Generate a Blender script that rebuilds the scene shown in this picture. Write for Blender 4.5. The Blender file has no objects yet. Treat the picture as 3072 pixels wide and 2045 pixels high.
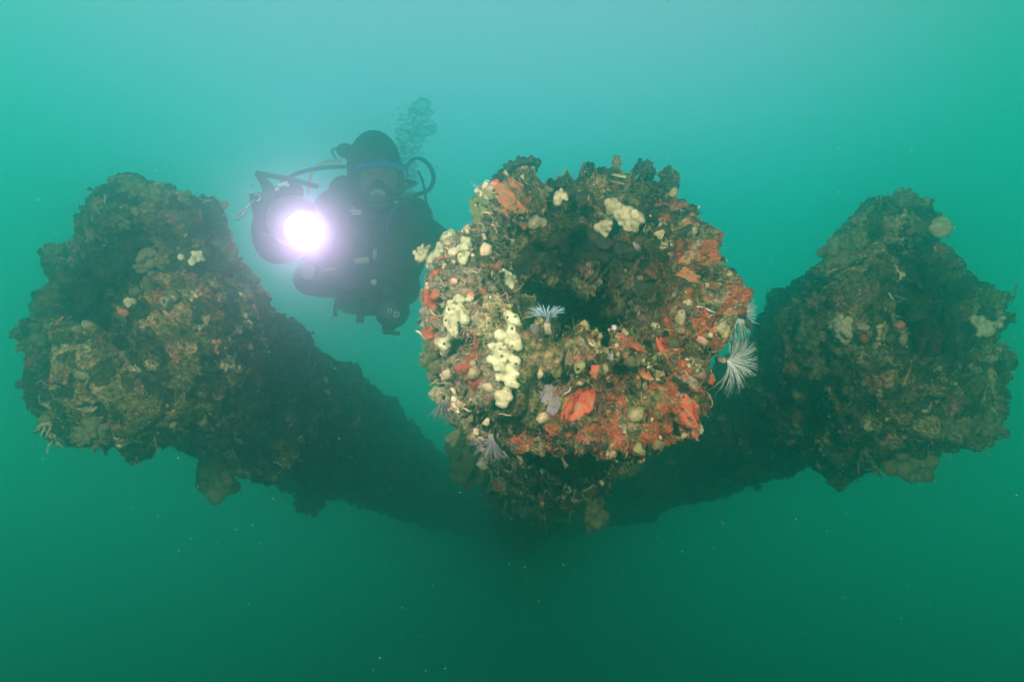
import bpy, math, random
import numpy as np
from mathutils import Vector, Matrix, Euler

# ------------------------------------------------------------------ camera, water light, lamps
scene = bpy.context.scene
F = 2002.0                                  # focal length in photo pixels (3072 wide)
def P(px, py, d):
    """photo pixel + distance in front of the camera -> point in the place (metres)"""
    return Vector(((px - 1536.0) / F * d, d, (1022.5 - py) / F * d))

cam_data = bpy.data.cameras.new("camera")
cam_data.sensor_width = 36.0
cam_data.lens = 36.0 * F / 3072.0
cam_data.clip_start = 0.02
cam_data.clip_end = 300.0
cam = bpy.data.objects.new("camera", cam_data)
scene.collection.objects.link(cam)
cam.location = (0, 0, 0)
cam.rotation_euler = (math.radians(90), 0, 0)
scene.camera = cam

world = bpy.data.worlds.new("World")
scene.world = world
world.use_nodes = True
wn, wl = world.node_tree.nodes, world.node_tree.links
wn.clear()
# the light field of open water: bright towards the surface, dark green towards the depths
w_out = wn.new("ShaderNodeOutputWorld")
w_bg = wn.new("ShaderNodeBackground"); w_bg.inputs["Strength"].default_value = 1.0
w_tc = wn.new("ShaderNodeTexCoord")
w_sep = wn.new("ShaderNodeSeparateXYZ")
wl.new(w_tc.outputs["Generated"], w_sep.inputs[0])
w_map = wn.new("ShaderNodeMapRange")
w_map.inputs["From Min"].default_value = -1.0
w_map.inputs["From Max"].default_value = 1.0
wl.new(w_sep.outputs["Z"], w_map.inputs["Value"])
w_ramp = wn.new("ShaderNodeValToRGB")
cr = w_ramp.color_ramp
cr.interpolation = 'B_SPLINE'
stops = [(0.00, (0.000, 0.004, 0.002)),
         (0.26, (0.000, 0.006, 0.003)),
         (0.36, (0.000, 0.060, 0.024)),
         (0.44, (0.000, 0.580, 0.400)),
         (0.52, (0.040, 0.760, 0.680)),
         (0.60, (0.200, 0.720, 0.760)),
         (0.72, (0.740, 0.640, 0.760)),
         (1.00, (0.120, 0.420, 0.390))]
while len(cr.elements) < len(stops):
    cr.elements.new(0.5)
for e, (p, c) in zip(cr.elements, stops):
    e.position = p; e.color = (*c, 1)
wl.new(w_map.outputs[0], w_ramp.inputs[0])
# the glow is strongest below the sun and falls off to the sides
w_dot = wn.new("ShaderNodeVectorMath"); w_dot.operation = 'DOT_PRODUCT'
wl.new(w_tc.outputs["Generated"], w_dot.inputs[0])
SUN_DIR = Vector((-0.06, 0.84, 0.50)).normalized()
w_dot.inputs[1].default_value = SUN_DIR
w_sm = wn.new("ShaderNodeMapRange"); w_sm.interpolation_type = 'SMOOTHSTEP'
w_sm.inputs["From Min"].default_value = 0.70
w_sm.inputs["From Max"].default_value = 1.0
wl.new(w_dot.outputs["Value"], w_sm.inputs["Value"])
w_tint = wn.new("ShaderNodeValToRGB")
w_tint.color_ramp.elements[0].color = (0.10, 0.74, 0.52, 1)
w_tint.color_ramp.elements[1].color = (1.05, 1.0, 1.05, 1)
wl.new(w_sm.outputs[0], w_tint.inputs[0])
w_add = wn.new("ShaderNodeMix"); w_add.data_type = 'RGBA'; w_add.blend_type = 'MULTIPLY'
w_add.inputs["Factor"].default_value = 1.0
wl.new(w_ramp.outputs["Color"], w_add.inputs[6])
wl.new(w_tint.outputs["Color"], w_add.inputs[7])
wl.new(w_add.outputs[2], w_bg.inputs["Color"])
wl.new(w_bg.outputs[0], w_out.inputs["Surface"])

sun_data = bpy.data.lights.new("sun", 'SUN')
sun_data.energy = 0.3
sun_data.angle = math.radians(40)
sun_data.color = (0.25, 1.0, 0.85)
sun = bpy.data.objects.new("sun", sun_data)
scene.collection.objects.link(sun)
sun.rotation_euler = Vector((-0.2, 0.35, 1.0)).to_track_quat('Z', 'Y').to_euler()

def strobe(name, loc, target, energy, color, size, blend):
    """one of the photographer's two flash heads"""
    d = bpy.data.lights.new(name, 'SPOT')
    d.energy = energy; d.color = color
    d.spot_size = math.radians(size); d.spot_blend = blend
    d.shadow_soft_size = 0.06
    o = bpy.data.objects.new(name, d)
    scene.collection.objects.link(o)
    o.location = loc
    o.rotation_euler = (Vector(loc) - Vector(target)).to_track_quat('Z', 'Y').to_euler()
    return o
strobe("strobe_lamp", (-0.78, 0.10, 0.36), (-0.02, 1.25, -0.06), 430, (1.0, 0.83, 0.76), 124, 1.0)
strobe("strobe_lamp", (0.78, 0.10, 0.30), (0.22, 1.25, -0.12), 250, (1.0, 0.81, 0.71), 118, 1.0)

vs = scene.view_settings
vs.view_transform = 'Standard'
vs.look = 'None'
vs.exposure = 0.0
vs.gamma = 1.0
scene.cycles.volume_bounces = 6
scene.cycles.max_bounces = 10
scene.cycles.transparent_max_bounces = 12
scene.cycles.use_denoising = True
scene.cycles.sample_clamp_indirect = 4.0

# ------------------------------------------------------------------ helpers
RNG = np.random.default_rng(7)
random.seed(7)
COL = scene.collection

def tag(o, label=None, category=None, group=None, kind=None):
    if label: o["label"] = label
    if category: o["category"] = category
    if group: o["group"] = group
    if kind: o["kind"] = kind
    return o

def link(name, mesh, parent=None, mat=None, smooth=True):
    o = bpy.data.objects.new(name, mesh)
    COL.objects.link(o)
    if parent is not None:
        o.parent = parent
    if mat is not None and not mesh.materials:
        mesh.materials.append(mat)
    if smooth and len(mesh.polygons):
        mesh.polygons.foreach_set("use_smooth", np.ones(len(mesh.polygons), dtype=bool))
    return o

def mesh_np(name, verts, faces):
    """verts (n,3) array, faces (m,3) or (m,4) index array -> mesh"""
    me = bpy.data.meshes.new(name)
    verts = np.asarray(verts, dtype=np.float32); faces = np.asarray(faces, dtype=np.int32)
    k = faces.shape[1]
    me.vertices.add(len(verts)); me.vertices.foreach_set("co", verts.ravel())
    me.loops.add(faces.size); me.loops.foreach_set("vertex_index", faces.ravel())
    me.polygons.add(len(faces))
    me.polygons.foreach_set("loop_start", np.arange(0, faces.size, k, dtype=np.int32))
    me.polygons.foreach_set("loop_total", np.full(len(faces), k, dtype=np.int32))
    me.update(calc_edges=True)
    me.validate()
    return me

def empty(name, loc=(0, 0, 0)):
    o = bpy.data.objects.new(name, None)
    COL.objects.link(o); o.location = loc
    o.empty_display_size = 0.05
    return o

# ---- vectorised noise
def _hash(ix, iy, iz, s):
    h = (ix.astype(np.int64) * 374761393 + iy.astype(np.int64) * 668265263 + iz.astype(np.int64) * 2147483647 + s * 1274126177)
    h = (h ^ (h >> 13)) * 1274126177
    h &= 0x7fffffffffff
    h = h ^ (h >> 16)
    return ((h & 0xffffff).astype(np.float64)) / float(0xffffff)

def vnoise(p, s=0):
    i = np.floor(p).astype(np.int64); f = p - i
    u = f * f * f * (f * (f * 6 - 15) + 10)
    r = 0
    for dx in (0, 1):
        wx = u[:, 0] if dx else 1 - u[:, 0]
        for dy in (0, 1):
            wy = u[:, 1] if dy else 1 - u[:, 1]
            for dz in (0, 1):
                wz = u[:, 2] if dz else 1 - u[:, 2]
                r = r + wx * wy * wz * _hash(i[:, 0] + dx, i[:, 1] + dy, i[:, 2] + dz, s)
    return r * 2 - 1

def fbm(p, s=0, o=4):
    a, t, r = 1.0, 0, 0
    for k in range(o):
        r = r + a * vnoise(p * 2.03 ** k + 17.3 * k, s + k); t += a; a *= 0.5
    return r / t * 1.6

def worley(p, s=0):
    """distance to the nearest feature point, and that cell's random number"""
    i = np.floor(p).astype(np.int64)
    best = np.full(len(p), 9.0); rid = np.zeros(len(p))
    for dx in (-1, 0, 1):
        for dy in (-1, 0, 1):
            for dz in (-1, 0, 1):
                c = i + np.array((dx, dy, dz))
                j = np.stack([_hash(c[:, 0], c[:, 1], c[:, 2], s + q) for q in (11, 23, 37)], 1)
                d = ((c + j - p) ** 2).sum(1)
                m = d < best
                best = np.where(m, d, best)
                rid = np.where(m, j[:, 0], rid)
    return np.sqrt(best), rid

def lumps(p, freq, s):
    d, r = worley(p * freq, s)
    return np.sqrt(np.clip(1 - (d / 0.85) ** 2, 0, 1)) * (0.35 + 0.65 * r)

# ---- small mesh parts
def tube_np(pts, rad, n=8, cap=True):
    """swept tube through pts; rad a number or one per point"""
    pts = [Vector(p) for p in pts]
    m = len(pts)
    rad = [rad] * m if np.isscalar(rad) else list(rad)
    V, Fc = [], []
    t0 = (pts[1] - pts[0]).normalized()
    up = Vector((0, 0, 1)) if abs(t0.z) < 0.9 else Vector((1, 0, 0))
    a = t0.cross(up).normalized()
    for i, p in enumerate(pts):
        t = (pts[min(i + 1, m - 1)] - pts[max(i - 1, 0)]).normalized()
        a = (a - t * a.dot(t)).normalized()
        b = t.cross(a)
        for k in range(n):
            th = 2 * math.pi * k / n
            V.append(p + (a * math.cos(th) + b * math.sin(th)) * rad[i])
    for i in range(m - 1):
        for k in range(n):
            k2 = (k + 1) % n
            Fc.append((i * n + k, i * n + k2, (i + 1) * n + k2, (i + 1) * n + k))
    if cap:
        V.append(pts[0]); V.append(pts[-1])
        c0, c1 = len(V) - 2, len(V) - 1
        for k in range(n):
            k2 = (k + 1) % n
            Fc.append((c0, k2, k, k)); Fc.append((c1, (m - 1) * n + k, (m - 1) * n + k2, (m - 1) * n + k2))
    return [tuple(v) for v in V], Fc

def mesh_py(name, V, Fc):
    me = bpy.data.meshes.new(name)
    me.from_pydata([tuple(v) for v in V], [], [tuple(dict.fromkeys(f)) for f in Fc])
    me.update()
    return me

def merge(*parts):
    V, Fc = [], []
    for v, f in parts:
        o = len(V); V += list(v); Fc += [tuple(i + o for i in q) for q in f]
    return V, Fc

def spline(pts, n=24):
    """Catmull-Rom through control points"""
    pts = [Vector(p) for p in pts]
    q = [pts[0] * 2 - pts[1]] + pts + [pts[-1] * 2 - pts[-2]]
    out = []
    seg = len(pts) - 1
    for i in range(seg):
        a, b, c, d = q[i:i + 4]
        for k in range(max(2, n // seg)):
            t = k / max(2, n // seg)
            out.append(0.5 * ((2 * b) + (c - a) * t + (2 * a - 5 * b + 4 * c - d) * t * t + (3 * b - a - 3 * c + d) * t ** 3))
    out.append(pts[-1])
    return out

def ellipsoid(c, rx, ry, rz, nu=24, nv=14):
    V, Fc = [], []
    for j in range(nv + 1):
        ph = math.pi * j / nv
        for i in range(nu):
            th = 2 * math.pi * i / nu
            V.append((c[0] + rx * math.sin(ph) * math.cos(th), c[1] + ry * math.sin(ph) * math.sin(th), c[2] + rz * math.cos(ph)))
    for j in range(nv):
        for i in range(nu):
            i2 = (i + 1) % nu
            Fc.append((j * nu + i, (j + 1) * nu + i, (j + 1) * nu + i2, j * nu + i2))
    return V, Fc

def lathe(profile, origin, axis, nu=32):
    """profile [(along, radius)] spun about axis"""
    axis = Vector(axis).normalized()
    up = Vector((0, 0, 1)) if abs(axis.z) < 0.9 else Vector((1, 0, 0))
    a = axis.cross(up).normalized(); b = axis.cross(a)
    V, Fc = [], []
    for (s, r) in profile:
        for k in range(nu):
            th = 2 * math.pi * k / nu
            V.append(Vector(origin) + axis * s + (a * math.cos(th) + b * math.sin(th)) * r)
    for j in range(len(profile) - 1):
        for k in range(nu):
            k2 = (k + 1) % nu
            Fc.append((j * nu + k, j * nu + k2, (j + 1) * nu + k2, (j + 1) * nu + k))
    return V, Fc

def slab(c, ax, ay, az, hx, hy, hz):
    """box with half sizes along three axes"""
    c, ax, ay, az = Vector(c), Vector(ax).normalized(), Vector(ay).normalized(), Vector(az).normalized()
    V = [c + ax * hx * i + ay * hy * j + az * hz * k for i in (-1, 1) for j in (-1, 1) for k in (-1, 1)]
    return V, [(0, 1, 3, 2), (4, 6, 7, 5), (0, 4, 5, 1), (2, 3, 7, 6), (0, 2, 6, 4), (1, 5, 7, 3)]

# ------------------------------------------------------------------ materials
class NT:
    def __init__(self, name):
        self.m = bpy.data.materials.new(name); self.m.use_nodes = True
        self.n = self.m.node_tree.nodes; self.l = self.m.node_tree.links
        self.b = self.n["Principled BSDF"]
        self.b.inputs["Specular IOR Level"].default_value = 0.12
    def new(self, t, **kw):
        o = self.n.new(t)
        for k, v in kw.items(): setattr(o, k, v)
        return o
    def link(self, a, b): self.l.new(a, b)
    def noise(self, scale, detail=4, rough=0.6, vec=None, dist=0.0):
        t = self.new("ShaderNodeTexNoise")
        t.inputs["Scale"].default_value = scale; t.inputs["Detail"].default_value = detail
        t.inputs["Roughness"].default_value = rough; t.inputs["Distortion"].default_value = dist
        if vec is not None: self.link(vec, t.inputs["Vector"])
        return t
    def ramp(self, fac, stops, interp='LINEAR'):
        r = self.new("ShaderNodeValToRGB"); c = r.color_ramp; c.interpolation = interp
        while len(c.elements) < len(stops): c.elements.new(0.5)
        for e, (p, k) in zip(c.elements, stops):
            e.position = p; e.color = (*k, 1) if len(k) == 3 else k
        self.link(fac, r.inputs[0]); return r
    def mix(self, fac, a, b, mode='MIX'):
        m = self.new("ShaderNodeMix", data_type='RGBA', blend_type=mode)
        for s, v in ((m.inputs["Factor"], fac), (m.inputs[6], a), (m.inputs[7], b)):
            if hasattr(v, "is_linked") or hasattr(v, "links"): self.link(v, s)
            elif isinstance(v, (int, float)): s.default_value = v
            else: s.default_value = (*v, 1)
        return m.outputs[2]
    def bump(self, h, strength, dist):
        b = self.new("ShaderNodeBump"); b.inputs["Strength"].default_value = strength
        b.inputs["Distance"].default_value = dist
        self.link(h, b.inputs["Height"]); self.link(b.outputs[0], self.b.inputs["Normal"]); return b
    def coord(self):
        return self.new("ShaderNodeTexCoord").outputs["Object"]

def crust_material(name, k=1.0, red=0.5, zoned=False):
    """living crust: a patchwork of species colours, silt and fine relief"""
    t = NT(name)
    co = t.coord()
    warp = t.noise(14, 4, 0.6, co)
    addv = t.new("ShaderNodeVectorMath", operation='MULTIPLY_ADD')
    t.link(warp.outputs["Color"], addv.inputs[0]); addv.inputs[1].default_value = (0.09, 0.09, 0.09)
    t.link(co, addv.inputs[2])
    vo = t.new("ShaderNodeTexVoronoi"); vo.inputs["Scale"].default_value = 26
    t.link(addv.outputs[0], vo.inputs["Vector"])
    sep = t.new("ShaderNodeSeparateColor"); t.link(vo.outputs["Color"], sep.inputs[0])
    pal = t.ramp(sep.outputs[0], [
        (0.00, (0.030 * k, 0.022 * k, 0.014 * k)), (0.14, (0.085 * k, 0.066 * k, 0.030 * k)),
        (0.30, (0.150 * k, 0.115 * k, 0.048 * k)), (0.44, (0.055 * k, 0.040 * k, 0.022 * k)),
        (0.55, (0.260 * k, 0.180 * k, 0.095 * k)), (0.66, (0.120 * k, 0.105 * k, 0.036 * k)),
        (0.76, (0.230 * k, 0.105 * k, 0.080 * k)), (0.85, (0.050 * k, 0.034 * k, 0.022 * k)),
        (0.93, (0.400 * k, 0.330 * k, 0.190 * k))], 'CONSTANT')
    fine = t.noise(95, 5, 0.7, co)
    silt = t.ramp(fine.outputs[0], [(0.38, (0.30, 0.28, 0.26)), (0.50, (0.95, 0.90, 0.82)), (0.62, (1.9, 1.75, 1.45))])
    c1 = t.mix(1.0, pal.outputs[0], silt.outputs[0], 'MULTIPLY')
    big = t.noise(7.5, 3, 0.55, co)
    dk = t.ramp(big.outputs[0], [(0.36, (0.45, 0.45, 0.42)), (0.62, (1.25, 1.2, 1.12))])
    c2 = t.mix(1.0, c1, dk.outputs[0], 'MULTIPLY')
    rn = t.noise(9, 4, 0.65, co, 0.6)
    rm = t.ramp(rn.outputs[0], [(0.60, (0, 0, 0)), (0.66, (1, 1, 1))])
    rf = t.new("ShaderNodeMath", operation='MULTIPLY'); rf.inputs[1].default_value = red
    t.link(rm.outputs[0], rf.inputs[0])
    rcol = t.ramp(fine.outputs[0], [(0.36, (0.16 * k, 0.030 * k, 0.016 * k)), (0.60, (0.44 * k, 0.085 * k, 0.032 * k))])
    fac = rf.outputs[0]
    if zoned:
        # red sponge is commonest on the lower right of the rim, buff and pink crusts on the left
        sx = t.new("ShaderNodeSeparateXYZ"); t.link(co, sx.inputs[0])
        dd = t.new("ShaderNodeMath", operation='SUBTRACT'); t.link(sx.outputs["X"], dd.inputs[0]); t.link(sx.outputs["Z"], dd.inputs[1])
        zz = t.new("ShaderNodeMapRange"); zz.inputs["From Min"].default_value = -0.02; zz.inputs["From Max"].default_value = 0.34
        t.link(dd.outputs[0], zz.inputs["Value"])
        yy = t.new("ShaderNodeMapRange"); yy.inputs["From Min"].default_value = 0.38; yy.inputs["From Max"].default_value = 0.16
        t.link(sx.outputs["Y"], yy.inputs["Value"])
        zy = t.new("ShaderNodeMath", operation='MULTIPLY'); t.link(zz.outputs[0], zy.inputs[0]); t.link(yy.outputs[0], zy.inputs[1]); zz = zy
        r2 = t.noise(17, 5, 0.7, co, 0.8)
        r3 = t.new("ShaderNodeMath", operation='MULTIPLY_ADD'); t.link(zz.outputs[0], r3.inputs[0]); r3.inputs[1].default_value = 0.13; t.link(r2.outputs[0], r3.inputs[2])
        rm2 = t.ramp(r3.outputs[0], [(0.615, (0, 0, 0)), (0.650, (0.92, 0.92, 0.92))])
        mx_ = t.new("ShaderNodeMath", operation='MAXIMUM'); t.link(rf.outputs[0], mx_.inputs[0]); t.link(rm2.outputs[0], mx_.inputs[1])
        fac = mx_.outputs[0]
        lf_ = t.new("ShaderNodeMapRange"); lf_.inputs["From Min"].default_value = -0.10; lf_.inputs["From Max"].default_value = -0.34
        t.link(sx.outputs["X"], lf_.inputs["Value"])
        b2 = t.noise(21, 4, 0.65, co, 0.5)
        b3 = t.new("ShaderNodeMath", operation='MULTIPLY_ADD'); t.link(lf_.outputs[0], b3.inputs[0]); b3.inputs[1].default_value = 0.30; t.link(b2.outputs[0], b3.inputs[2])
        bm_ = t.ramp(b3.outputs[0], [(0.58, (0, 0, 0)), (0.68, (0.8, 0.8, 0.8))])
        bcol = t.ramp(fine.outputs[0], [(0.36, (0.17, 0.10, 0.065)), (0.60, (0.46, 0.33, 0.22))])
        c2 = t.mix(bm_.outputs[0], c2, bcol.outputs[0])
    c3 = t.mix(fac, c2, rcol.outputs[0])
    t.link(c3, t.b.inputs["Base Color"])
    t.b.inputs["Roughness"].default_value = 0.85
    hh = t.noise(170, 6, 0.8, co)
    vb = t.new("ShaderNodeTexVoronoi"); vb.inputs["Scale"].default_value = 130
    t.link(addv.outputs[0], vb.inputs["Vector"])
    hs = t.new("ShaderNodeMath", operation='MULTIPLY_ADD'); t.link(vb.outputs["Distance"], hs.inputs[0]); hs.inputs[1].default_value = -0.9
    t.link(hh.outputs[0], hs.inputs[2])
    t.bump(hs.outputs[0], 1.0, 0.012)
    return t.m

def plain(name, col, rough=0.6, var=0.25, scale=60, bump=0.0, spec=0.2, metal=0.0):
    t = NT(name); co = t.coord()
    n = t.noise(scale, 4, 0.6, co)
    r = t.ramp(n.outputs[0], [(0.3, tuple(c * (1 - var) for c in col)), (0.7, tuple(min(1, c * (1 + var)) for c in col))])
    t.link(r.outputs[0], t.b.inputs["Base Color"])
    t.b.inputs["Roughness"].default_value = rough
    t.b.inputs["Metallic"].default_value = metal
    t.b.inputs["Specular IOR Level"].default_value = spec
    if bump: t.bump(n.outputs[0], bump, 0.004)
    return t.m

def sponge_material(name, col, col2, pores=True, silt=(0.16, 0.12, 0.06), amt=0.55):
    t = NT(name); co = t.coord()
    n = t.noise(22, 5, 0.65, co)
    base = t.ramp(n.outputs[0], [(0.34, col2), (0.62, col)])
    sn = t.noise(60, 6, 0.75, co)
    sm = t.ramp(sn.outputs[0], [(0.47, (0, 0, 0)), (0.62, (amt, amt, amt))])
    c = t.mix(sm.outputs[0], base.outputs[0], silt)
    if pores:
        vo = t.new("ShaderNodeTexVoronoi"); vo.inputs["Scale"].default_value = 75
        t.link(co, vo.inputs["Vector"])
        pm = t.ramp(vo.outputs["Distance"], [(0.18, (1, 1, 1)), (0.26, (0, 0, 0))])
        c = t.mix(pm.outputs[0], c, tuple(x * 0.18 for x in col2))
    t.link(c, t.b.inputs["Base Color"])
    t.b.inputs["Roughness"].default_value = 0.7
    t.b.inputs["Subsurface Weight"].default_value = 0.0
    f = t.noise(150, 5, 0.75, co)
    t.bump(f.outputs[0], 0.8, 0.006)
    return t.m

def island_material(name, stops, rough=0.8, nscale=120):
    """each small growth takes a colour of its own from the palette"""
    t = NT(name); co = t.coord()
    g = t.new("ShaderNodeNewGeometry")
    pal = t.ramp(g.outputs["Random Per Island"], stops, 'CONSTANT')
    n = t.noise(nscale, 4, 0.7, co)
    m = t.ramp(n.outputs[0], [(0.33, (0.5, 0.48, 0.45)), (0.66, (1.35, 1.3, 1.2))])
    c = t.mix(1.0, pal.outputs[0], m.outputs[0], 'MULTIPLY')
    t.link(c, t.b.inputs["Base Color"]); t.b.inputs["Roughness"].default_value = rough
    t.bump(n.outputs[0], 0.5, 0.003)
    return t.m

M_CRUST = crust_material("crust_centre", 1.0, 0.35, True)
M_CRUST_SIDE = crust_material("crust_side", 1.0, 0.40)
M_CRUST_RIGHT = crust_material("crust_right", 0.95, 0.85)
M_BORE_SHADE = plain("bore_shade", (0.045, 0.032, 0.022), 0.9, 0.6, 40, 0.8, 0.1)  # dark brown standing in for the shade inside the pipe mouths
M_CREAM = sponge_material("cream_sponge", (0.52, 0.47, 0.27), (0.33, 0.28, 0.15), amt=0.8)
M_BEIGE = sponge_material("beige_sponge", (0.44, 0.36, 0.20), (0.26, 0.20, 0.11), False)
M_RED = sponge_material("red_sponge", (0.46, 0.058, 0.024), (0.20, 0.022, 0.013), False, amt=0.9)
M_DEEPRED = sponge_material("deep_red_sponge", (0.26, 0.026, 0.021), (0.12, 0.014, 0.012), False, amt=0.8)
M_ORANGE = sponge_material("orange_sponge", (0.42, 0.12, 0.04), (0.20, 0.055, 0.022), False, amt=0.9)
M_LILAC = sponge_material("lilac_crust", (0.20, 0.15, 0.165), (0.11, 0.08, 0.085), False, amt=1.0)
M_YELLOW = sponge_material("yellow_sponge", (0.42, 0.29, 0.08), (0.24, 0.16, 0.05), False)
M_MUSTARD = sponge_material("mustard_sponge", (0.34, 0.28, 0.09), (0.19, 0.15, 0.06), False)
M_BLACK = sponge_material("dark_sponge", (0.022, 0.024, 0.018), (0.010, 0.011, 0.009), False, silt=(0.05, 0.045, 0.025))
M_OLIVE = sponge_material("olive_growth", (0.10, 0.085, 0.035), (0.045, 0.038, 0.018), False, silt=(0.15, 0.12, 0.06))
M_GREENMAT = sponge_material("green_algae", (0.17, 0.20, 0.06), (0.09, 0.105, 0.035), False)
M_PLUME = plain("worm_plume_white", (0.34, 0.33, 0.28), 0.6, 0.15, 40)
M_PLUME_P = plain("worm_plume_pink", (0.15, 0.115, 0.115), 0.6, 0.3, 60)
M_PLUME_B = plain("worm_plume_blue", (0.20, 0.27, 0.30), 0.6, 0.2, 60)
M_TUBE = plain("worm_tube", (0.20, 0.15, 0.085), 0.85, 0.4, 90, 0.6)
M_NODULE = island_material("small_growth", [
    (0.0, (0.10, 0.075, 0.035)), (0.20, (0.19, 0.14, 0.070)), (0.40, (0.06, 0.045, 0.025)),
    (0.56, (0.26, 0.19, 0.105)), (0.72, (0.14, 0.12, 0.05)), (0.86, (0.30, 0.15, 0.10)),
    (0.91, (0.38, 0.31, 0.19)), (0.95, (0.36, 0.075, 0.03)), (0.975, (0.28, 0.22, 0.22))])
M_FRILL = island_material("frilled_growth", [
    (0.0, (0.16, 0.125, 0.058)), (0.25, (0.22, 0.165, 0.085)), (0.5, (0.11, 0.085, 0.040)), (0.75, (0.27, 0.20, 0.115)), (0.93, (0.17, 0.155, 0.06))])
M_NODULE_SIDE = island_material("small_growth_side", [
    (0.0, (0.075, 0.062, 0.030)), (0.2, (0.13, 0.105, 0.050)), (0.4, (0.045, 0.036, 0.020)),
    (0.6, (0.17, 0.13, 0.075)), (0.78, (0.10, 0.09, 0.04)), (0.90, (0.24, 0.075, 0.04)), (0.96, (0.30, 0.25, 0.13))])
M_FUZZ = island_material("algal_fuzz", [
    (0.0, (0.17, 0.135, 0.060)), (0.3, (0.11, 0.090, 0.035)), (0.6, (0.25, 0.19, 0.10)), (0.85, (0.20, 0.19, 0.07))])

# ------------------------------------------------------------------ encrusted pipes
def resample(ctrl, step_fn):
    """smooth profile through control points with a step length that depends on s"""
    pts = spline([(a, b, 0) for a, b in ctrl], 60 * (len(ctrl) - 1))
    out = [pts[0]]; acc = 0
    for a, b in zip(pts[:-1], pts[1:]):
        acc += (b - a).length
        if acc >= step_fn(b.x):
            out.append(b); acc = 0
    return np.array([(p.x, p.y) for p in out])

class Pipe:
    pass

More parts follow.
